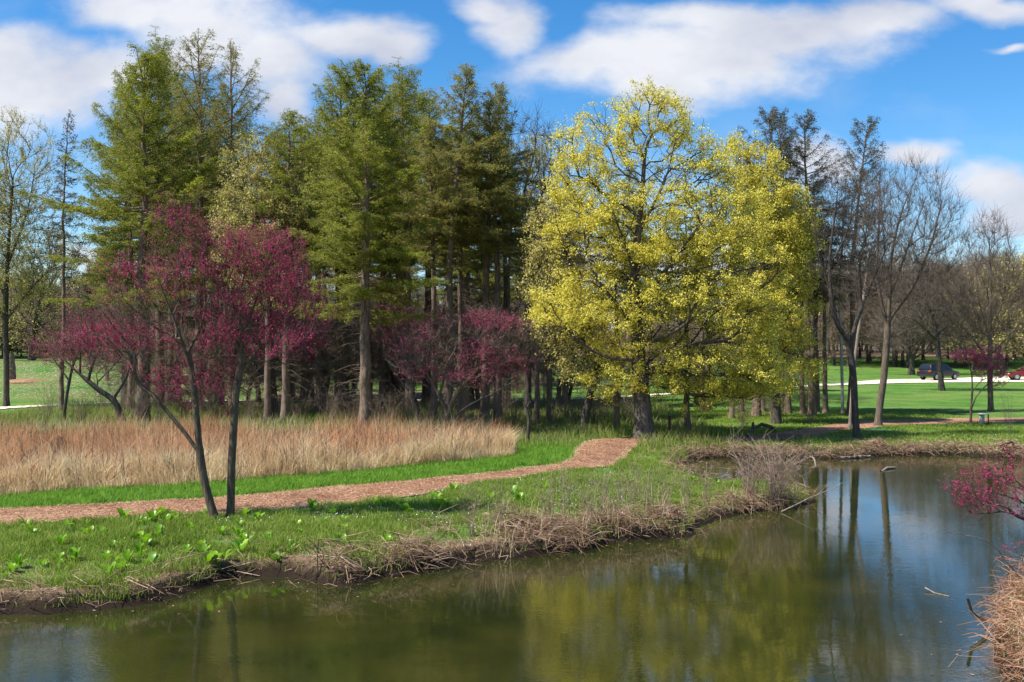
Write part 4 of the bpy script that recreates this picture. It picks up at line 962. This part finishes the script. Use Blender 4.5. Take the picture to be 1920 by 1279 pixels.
# brush
def brush(name, n, cx, label, Lr=(.2,.8), r=.006, up=.25, mat='dead', spread=None, hz=.22):
    P = cx; n = len(P); L = rng.uniform(*Lr, n)
    az = rng.uniform(0, 6.28, n); el = rng.normal(size=n)*.35+up
    A = np.stack([P[:,0], P[:,1], H(P[:,0],P[:,1])+rng.random(n)*hz], -1)
    d = np.stack([np.cos(az)*np.cos(el), np.sin(az)*np.cos(el), np.sin(el)], -1)
    C = A+d*L[:,None]; C[:,2] -= L*.15; B = (A+C)/2; B[:,2] += L*.14; B[:,:2] += rng.normal(size=(n,2))*(L*.2)[:,None]
    C[:,2] = np.maximum(C[:,2], .01); rr = r*rng.uniform(.4,1.3,n)
    V, q = sticks(A, B, C, rr, rr*.5); return stuff(name, mesh_from(name, V, [q]), M[mat], label, 'brush')
clumps = [G(px, py) for px, py in [(600,1085),(650,1070),(700,1060),(770,1045),(830,1035),(870,1010),(920,1010),(960,985),(990,1015),(1040,1000),(1070,1010),(1100,990),(1140,985),(1200,985),(1240,975),(1262,975),(1290,985),(1470,945),(1400,955)]]
def clumped(n, cs, sg):
    c = np.array(cs)[:,:2]; i = rng.integers(0, len(c), n); P = c[i]+rng.normal(size=(n,2))*sg; return P[(sdist(P[:,0],P[:,1]) > -.12) & (vnoise(P[:,0],P[:,1],1.6,71)+.5*vnoise(P[:,0],P[:,1],4,72) > -.10)]
brush('bank_brush', 0, np.concatenate([clumped(4000, clumps, (.38,.16)), scatter_poly(900, (-14,9), (14,38), lambda x,y: (np.abs(sdist(x,y)-.15) < .3) & (x > -.53*y-1))]), 'tangled dead stalks and roots heaped along the near pond bank', hz=.26, r=.008)
P = clumped(900, clumps[11:19]+clumps[5:9], .45)
z = H(P[:,0],P[:,1]); n = len(P); V, q, t = blades(np.stack([P[:,0],P[:,1],z],-1), rng.uniform(.3,.85,n), np.full(n,.012), rng.uniform(0,6.28,n), rng.uniform(.05,.3,n))
stuff('dry_stalks', mesh_from('dry_stalks', V, [q,t]), M['straw'], 'upright dry grass stalks over the bank brush', 'dry grass')
P = scatter_poly(11000, (4.5,12), (8,20), lambda x,y: (sdist(x,y) > -.1) & (sdist(x,y) < 3.5) & (y > 9))
brush('right_bank_brush', 0, P, 'heap of tangled dead grass and twigs at the lower right corner', (.15,.5), .006, .0, 'dead_red', hz=.55)
P = scatter_poly(9000, (4.5,12), (8,20), lambda x,y: (sdist(x,y) > .0) & (sdist(x,y) < 4))
P = P[::4]; n = len(P); V, q, t = blades(np.stack([P[:,0],P[:,1],H(P[:,0],P[:,1])+rng.random(n)*.3],-1), rng.uniform(.1,.4,n), np.full(n,.012), rng.uniform(0,6.28,n), rng.uniform(.1,.6,n))
stuff('right_bank_straw', mesh_from('right_bank_straw', V, [q,t]), M['straw'], 'bleached matted grass on the lower right bank', 'dry grass')
P = scatter_poly(1600, (5,24), (38.5,46), lambda x,y: (np.abs(sdist(x,y)-.15) < .25))
brush('far_bank_brush', 0, P, 'low brown roots and sticks along the far waterline', (.2,.7), .010, .1)

P = scatter_poly(900, (-14,20), (12,40), lambda x,y: (sdist(x,y) < -.05) & (sdist(x,y) > -1.6) & (rng.random(x.shape) < np.exp(sdist(x,y)*2.2)))
V, q = leaves(np.stack([P[:,0],P[:,1],np.full(len(P),.012)],-1), .06*rng.uniform(.4,1.4,len(P)), .0, .5); V[:,2] = .006+np.abs(V[:,2]-.012)*.15
stuff('floating_litter', mesh_from('floating_litter', V, [q]), M['dead'], 'dead leaves and bits floating on the water close to the banks', 'leaf litter')

# ================================================================== skunk cabbage
def cabbage_proto(seed):
    rg = np.random.default_rng(seed); mb = MB(); n = rg.integers(5, 9)
    for k in range(n):
        az = k*2*np.pi/n+rg.normal()*.3; L = rg.uniform(.18,.32); wd = L*rg.uniform(.22,.30); el = rg.uniform(.85,1.45); m = 7
        t = np.linspace(0,1,m); bendv = el-.7*t**2*rg.uniform(.3,1.4); r = np.cumsum(np.cos(bendv))*L/m; z = np.cumsum(np.sin(bendv))*L/m
        w = wd*np.sin(np.pi*np.clip(t*.9+.06,0,1))**.8*(.35+.65*t); w[-1] = .004
        d = np.array([math.cos(az), math.sin(az)]); s = np.array([-d[1], d[0]])
        rows = []
        for i in range(m):
            for f, up in ((-1,.35),(0,0),(1,.35)):
                rows.append([d[0]*r[i]+s[0]*w[i]*f, d[1]*r[i]+s[1]*w[i]*f, z[i]+w[i]*up*abs(f)])
        fs = [[i*3+j, i*3+j+1, i*3+j+4, i*3+j+3] for i in range(m-1) for j in range(2)]
        mb.add(np.array(rows), fs)
    me = mb.mesh('skunk_cabbage', True)
    return obj('skunk_cabbage', me, M['skunk'])
cab = [cabbage_proto(90+i) for i in range(4)]
spots = [(10,1085),(22,1075),(82,1062),(113,1060),(142,1052),(200,1055),(215,1060),(240,1055),(262,1045),(205,1085),(280,1065),(350,1040),(390,1060),(405,1058),(420,1052),(448,1040),(500,1075),(512,1068),(540,1025),(545,1035),(625,1012),(640,1000),
         (130,985),(150,975),(160,985),(230,978),(245,975),(260,980),(270,985),(285,980),(300,975),(310,985),(320,972),(325,982),(380,970),(460,972),(480,978),(585,957),(590,960),(625,965),(640,982),(720,955),(740,970),(760,965),(800,950),(820,940),(830,950),(835,955),(855,945),(880,945),
         (900,938),(920,940),(940,942),(960,945),(975,940),(640,1030),(715,1025),(727,1020),(1020,920),(1320,925),(1340,930),(1350,945),(1330,950),(1360,935),(1300,905),(1330,905),(1345,910),(1380,920),(1400,908),(1420,915),(1385,950),(1165,960),(170,1010),(190,1005),(60,1010),(20,1010),(230,1020),(260,1015),(275,1025),(210,1030)]
for i in range(26): spots.append((random.uniform(0,620), random.uniform(985,1075)))
for i in range(14): spots.append((random.uniform(700,1000), random.uniform(925,965)))
for i, (px, py) in enumerate(spots):
    x, D, z = G(px, py)
    if float(sdist(np.array([x]), np.array([D]))[0]) < .25: continue
    if in_path(np.array([x]), np.array([D]))[0]: continue
    src = cab[i % 4]; o = src if i < 4 else src.copy()
    if i >= 4: COL.objects.link(o)
    sc = random.uniform(.55,1.15); o.location = (x, D, z-.01); o.rotation_euler = (random.uniform(-.1,.1), random.uniform(-.1,.1), random.uniform(0,6.28)); o.scale = (sc*random.uniform(.85,1.1), sc, sc*random.uniform(.8,1.25))
    tag(o, 'bright green broad-leaved clump growing in the grass of the pond bank', 'plant', 'broad-leaved clumps on the bank')

# ================================================================== logs, posts, sign, cars
def log(name, label, pts, r0, r1, mat='bark_pale', cat='log', branches=()):
    pos = polyline(np.array(pts, float), .15); n = len(pos); pos[1:-1] += rng.normal(size=(n-2,3))*.012
    rad = np.linspace(r0, r1, n); par = np.arange(n)-1; mb = MB(); mb.add(*tubes(pos, par, rad, np.ones(n,bool), 8))
    c0 = len(pos)
    for b in branches:
        q = polyline(np.array(b, float), .12); m = len(q); mb.add(*tubes(q, np.arange(m)-1, np.linspace(r1*1.2, r1*.5, m), np.ones(m,bool), 6))
    base = pos[0].copy()
    me = mb.mesh(name, True); v = np.zeros(len(me.vertices)*3, dtype=np.float32); me.vertices.foreach_get('co', v); v = v.reshape(-1,3)-base; me.vertices.foreach_set('co', v.ravel()); me.update()
    return tag(obj(name, me, M[mat], loc=tuple(base)), label, cat)
def at(px, py, D): return ((px-960)/F*D, D, CAMZ-(py-640)/F*D)
log('fallen_branch', 'dark curved fallen limb under the right side of the huge maple', [at(1352,830,41.5),at(1380,828,41.3),at(1402,818,41.6),at(1412,805,42),at(1432,797,42.6),at(1452,805,43.5)], .055, .08, 'bark_dark', branches=[[at(1412,805,42),at(1412,793,41.8)]])
log('fallen_log', 'weathered log lying by the path left of the dark curved limb', [at(1318,820,43.5),at(1345,820,43.5),at(1385,822,42.6)], .08, .06, 'bark_dark')
log('driftwood_stick', 'short pale stick floating in the pond at right', [P0(1652,884)+(-.02,),P0(1665,880)+(.05,),P0(1678,879)+(.03,)], .05, .04, 'bark_pale')
log('driftwood_branch', 'bent branch poking from the water beyond the spit', [P0(1488,872)+(.0,),P0(1508,868)+(.10,),P0(1524,867)+(.16,),P0(1531,874)+(-.05,)], .035, .03, 'bark_pale')
log('driftwood_log', 'flat pale log lying on the far waterline', [P0(1575,861)+(.03,),P0(1600,860)+(.06,),P0(1632,858)+(.05,)], .06, .04, 'bark_pale')
log('floating_twig', 'thin pale twig floating near the lower right brush', [P0(1735,1108)+(.05,),P0(1752,1114)+(.02,),P0(1780,1120)+(.01,)], .014, .01, 'bark_pale', 'stick')
log('overhanging_branch', 'pale bare branch sticking out over the water from the spit shrub', [at(1465,960,26.6),at(1510,938,26.6),at(1545,925,26.6),at(1580,905,26.6)], .02, .008, 'bark_pale', 'branch',
    branches=[[at(1545,925,26.6),at(1560,940,26.5),at(1568,945,26.4)],[at(1530,930,26.6),at(1550,912,26.8),at(1560,908,26.8)]])
log('arching_twig', 'long arching reddish bramble reaching over the water above the lower right brush', [at(1920,1098,16.6),at(1860,1020,16.4),at(1800,1002,16.2),at(1775,998,16)], .009, .005, 'twig_brown', 'bramble')
log('forked_stick', 'stout pale broken stick rising from the lower right brush', [at(1850,1165,15.8),at(1822,1150,15.7),at(1815,1125,15.6)], .035, .025, 'bark_pale', 'stick')
log('thin_stake', 'thin dark stick standing upright in the bank edge', [at(594,1092,19.0),at(595,1050,19.0),at(598,1012,19.0)], .012, .008, 'bark_dark', 'stick')
def rootball(px, py, sz, label):
    x, D, z = G(px, py); n = 260; A = rng.normal(size=(n,3))*.18*sz; A[:,2] = np.abs(A[:,2]); d = rng.normal(size=(n,3)); d[:,2] = np.abs(d[:,2])*.4
    C = A+d*.22*sz; C[:,2] = np.maximum(C[:,2]-.1*sz, -.05); V, q = sticks(A, (A+C)/2+rng.normal(size=(n,3))*.03, C, np.full(n,.022*sz), np.full(n,.008*sz))
    bmv = []; mb = MB(); mb.add(V, q)
    th = np.linspace(0,2*np.pi,13)[:-1]
    rings = [(0,.30),( .14,.27),(.25,.20),(.30,.08)]
    Vb = np.array([[math.cos(a)*r*sz*(1+.2*math.sin(3*a+i)), math.sin(a)*r*sz*(1+.2*math.cos(2*a+i)), zz*sz-.03] for i,(zz,r) in enumerate(rings) for a in th])
    fb = [[i*12+j, i*12+(j+1)%12, (i+1)*12+(j+1)%12, (i+1)*12+j] for i in range(3) for j in range(12)]
    mb.add(Vb, fb)
    return tag(obj('stump_roots', mb.mesh('stump_roots'), M['dead'], loc=(x, D, z)), label, 'stump')
rootball(1645,838,.8,'rotten root stump on the far bank below the leaning grey tree'); rootball(1893,846,1.0,'bigger dark root stump on the far bank at the right edge')
rootball(975,1000,.9,'brown brush-covered root lump on the near bank'); rootball(1255,975,.7,'root lump overhanging the water where the near bank turns')

def box(mb, c, s, bev=0.0):
    x, y, z = [v/2 for v in s]; V = np.array([[sx*x+c[0], sy*y+c[1], sz*z+c[2]] for sz in (-1,1) for sx, sy in ((-1,-1),(1,-1),(1,1),(-1,1))])
    mb.add(V, [[3,2,1,0],[4,5,6,7],[0,1,5,4],[1,2,6,5],[2,3,7,6],[3,0,4,7]])
def simple_mat(name, col, rough=.5, metal=0, spec=.5):
    m, nt = mat_new(name); n = nz(nt, 6, 4); c = mix(nt, mathn(nt,'MULTIPLY',n,.35), col, tuple(v*.6 for v in col))
    p = out_bsdf(nt, c, rough, spec=spec); p.inputs['Metallic'].default_value = metal; return m
M['post'] = simple_mat('post', (.05,.025,.02), .8); M['signgrey'] = simple_mat('signgrey', (.42,.40,.37), .7); M['signtop'] = simple_mat('signtop', (.72,.72,.70), .5)
x, D, z = G(1255.5, 822); mb = MB(); box(mb, (0,0,.42), (.09,.09,.96)); Vv = np.array([[-.055,-.055,.9],[.055,-.055,.9],[.055,.055,.9],[-.055,.055,.9],[0,0,.95]]); mb.add(Vv, [[0,1,4],[1,2,4],[2,3,4],[3,0,4]])
tag(obj('wooden_post', mb.mesh('wooden_post'), M['post'], loc=(x,D,z)), 'short dark square post standing just right of the huge maple trunk', 'post')
x, D, z = G(1845, 797)
sg = thing('plant_sign', 'small low sign board on a grey pedestal beside the small pink redbud', 'sign', (x, D, z))
mb = MB(); box(mb, (-.1,0,.24), (.20,.12,.52)); obj('pedestal', mb.mesh('pedestal'), M['signgrey'], sg)
mb = MB(); box(mb, (-.05,-.02,.53), (.42,.30,.05)); obj('panel', mb.mesh('panel'), M['signtop'], sg)
mb = MB(); box(mb, (.17,-.08,.20), (.045,.045,.62)); obj('post', mb.mesh('post'), M['post'], sg)

M['carblack'] = simple_mat('carblack', (.010,.010,.011), .35, .1); M['carred'] = simple_mat('carred', (.16,.015,.012), .3, .2)
M['glass'] = simple_mat('glass', (.015,.018,.022), .08); M['tyre'] = simple_mat('tyre', (.012,.012,.012), .9); M['rim'] = simple_mat('rim', (.35,.35,.36), .35, .8)
M['tail'] = simple_mat('tail', (.35,.01,.01), .3); M['head'] = simple_mat('head', (.7,.7,.7), .15)
def car(label, loc, rz, paint, suv):
    root = thing('parked_car', label, 'car', loc, rz)
    import bmesh
    L = 4.5; Wd = .90
    hood, belt, roof = (.95,1.05,1.68) if suv else (.85,.95,1.45)
    prof = [(-2.22,.35),(-2.25,.75),(-2.15,belt),(-1.6,belt+.04),(1.0,belt),(1.2,hood+.02),(2.05,hood-.12),(2.22,.62),(2.2,.35)]
    if suv: cab = [(-2.12,belt),(-1.95,roof-.12),(-1.6,roof),(.2,roof),(.55,roof-.06),(1.15,belt)]
    else: cab = [(-1.7,belt),(-1.1,roof-.05),(-.7,roof),(.15,roof),(.4,roof-.05),(1.1,belt)]
    def extr(name, pr, w0, w1, zt, mat, bev=.07):
        bm = bmesh.new(); A = []; B = []
        z0 = min(p[1] for p in pr)
        for X, Z in pr:
            w = w0+(w1-w0)*((Z-z0)/(zt-z0)); A.append(bm.verts.new((X,-w,Z))); B.append(bm.verts.new((X,w,Z)))
        n = len(pr)
        for i in range(n): j=(i+1)%n; bm.faces.new((A[i],A[j],B[j],B[i]))
        bm.faces.new(A[::-1]); bm.faces.new(B)
        bmesh.ops.recalc_face_normals(bm, faces=bm.faces)
        bmesh.ops.bevel(bm, geom=list(bm.edges), offset=bev, segments=2, affect='EDGES', profile=.6, clamp_overlap=True)
        me = bpy.data.meshes.new(name); bm.to_mesh(me); bm.free(); smooth(me); return obj(name, me, mat, root)
    extr('body', prof, Wd-.03, Wd, belt, paint)
    extr('cabin', cab, Wd-.08, Wd-.26, roof, paint, .06)
    def quad(name, pts, mat):
        me = mesh_from(name, np.array(pts), [[[0,1,2,3]]]); return obj(name, me, mat, root)
    cw = lambda Z: Wd-.08+(-.18)*((Z-belt)/(roof-belt))+.012
    for s in (-1,1):
        zb, zt = belt+.06, roof-.12
        for x0,x1,x2,x3 in (((-1.75,-.75,-.75,-1.6) if suv else (-1.35,-.6,-.6,-.95)),(-.66,.28,.28,-.66),(.36,.98,.45,.36)):
            quad('side_window', [(x0,s*cw(zb),zb),(x1,s*cw(zb),zb),(x2,s*cw(zt),zt),(x3,s*cw(zt),zt)], M['glass'])
        mb = MB(); box(mb, (-2.2,s*.7,belt-.14),(.10,.26,.16)); obj('tail_light', mb.mesh('tail_light'), M['tail'], root)
        mb = MB(); box(mb, (2.12,s*.66,hood-.22),(.14,.34,.14)); obj('headlight', mb.mesh('headlight'), M['head'], root)
        for X in (-1.38,1.38):
            mb = MB(); th = np.linspace(0,2*np.pi,25)[:-1]
            Vw = np.array([[X+math.cos(a)*r, s*yy, .34+math.sin(a)*r] for r,yy in ((.34,.70),(.34,.90),(.21,.915)) for a in th]); k=24
            mb.add(Vw, [[i*k+j, i*k+(j+1)%k, (i+1)*k+(j+1)%k, (i+1)*k+j] for i in range(2) for j in range(k)])
            w = obj('wheel', mb.mesh('wheel', True), M['tyre'], root)
            mb = MB(); Vr = np.array([[X+math.cos(a)*r, s*yy, .34+math.sin(a)*r] for r,yy in ((.21,.914),(.15,.90),(.04,.92)) for a in th]); mb.add(Vr, [[i*k+j, i*k+(j+1)%k, (i+1)*k+(j+1)%k, (i+1)*k+j] for i in range(2) for j in range(k)]); obj('rim', mb.mesh('rim'), M['rim'], w)
    rb, rt = (-2.13,-1.99) if suv else (-1.68,-1.14)
    zb, zt = belt+.10, roof-.16
    fx = lambda Z, a, b: a+(b-a)*((Z-belt)/(roof-.1-belt))
    quad('rear_window', [(fx(zb,rb,rt)-.02,-.62,zb),(fx(zb,rb,rt)-.02,.62,zb),(fx(zt,rb,rt)-.02,.5,zt),(fx(zt,rb,rt)-.02,-.5,zt)], M['glass'])
    quad('windscreen', [(1.13,-.68,belt+.06),(1.13,.68,belt+.06),(.62,.55,roof-.12),(.62,-.55,roof-.12)], M['glass'])
    return root
x, D, z = G(1760, 713.5); car('black car parked on the pale road behind the rugged bare tree', (x, D, z+.05), math.radians(28), M['carblack'], True)
x, D, z = G(1930, 714); car('dark red car cut off by the right edge on the pale road', (x, D, z+.05), math.radians(168), M['carred'], False)

# left lawn: broken trunk and mulch ring
x, D, z = G(20, 714)
mk = D/F; log('tree_stump', 'tall pale snag trunk standing on the lawn at the left edge', [(x,D,z-.1),(x+.02,D,z+1.2),(x+.0,D,z+60*mk*.85)], .42, .26, 'bark_pale', 'stump')
x, D, z = G(42, 716); th = np.linspace(0,2*np.pi,25)[:-1]
Vm = np.array([[math.cos(a)*r*(1+.1*math.sin(3*a)), math.sin(a)*r*.8, zz] for r,zz in ((1.5,-.05),(1.1,.12),(.5,.2),(.01,.22)) for a in th]); fm = [[i*24+j, i*24+(j+1)%24, (i+1)*24+(j+1)%24, (i+1)*24+j] for i in range(3) for j in range(24)]
mb = MB(); mb.add(Vm, fm); tag(obj('mulch_mound', mb.mesh('mulch_mound', True), M['mulch'], loc=(x,D,z)), 'low mound of red mulch beside the pale snag on the left lawn', 'mulch mound')
# blue flowers
x, D, z = G(1650, 812); n = 90; Pf = np.stack([rng.normal(size=n)*.6, rng.normal(size=n)*.5, rng.random(n)*.2], -1); V, q = leaves(Pf+np.array([x,D,z]), .06, -.5, .6)
stuff('blue_flowers', mesh_from('blue_flowers', V, [q]), M['blueflower'], 'patch of small blue flowers near the foot of the leaning grey tree', 'flowers')
for pr in (LA,LB,LC,LD,LE,LFk,LG,LS,*BP,*BY,*SP):
    if pr[0].name not in _placed: print('UNPLACED', pr[0].name)
print('verts', sum(len(m.vertices) for m in bpy.data.meshes))
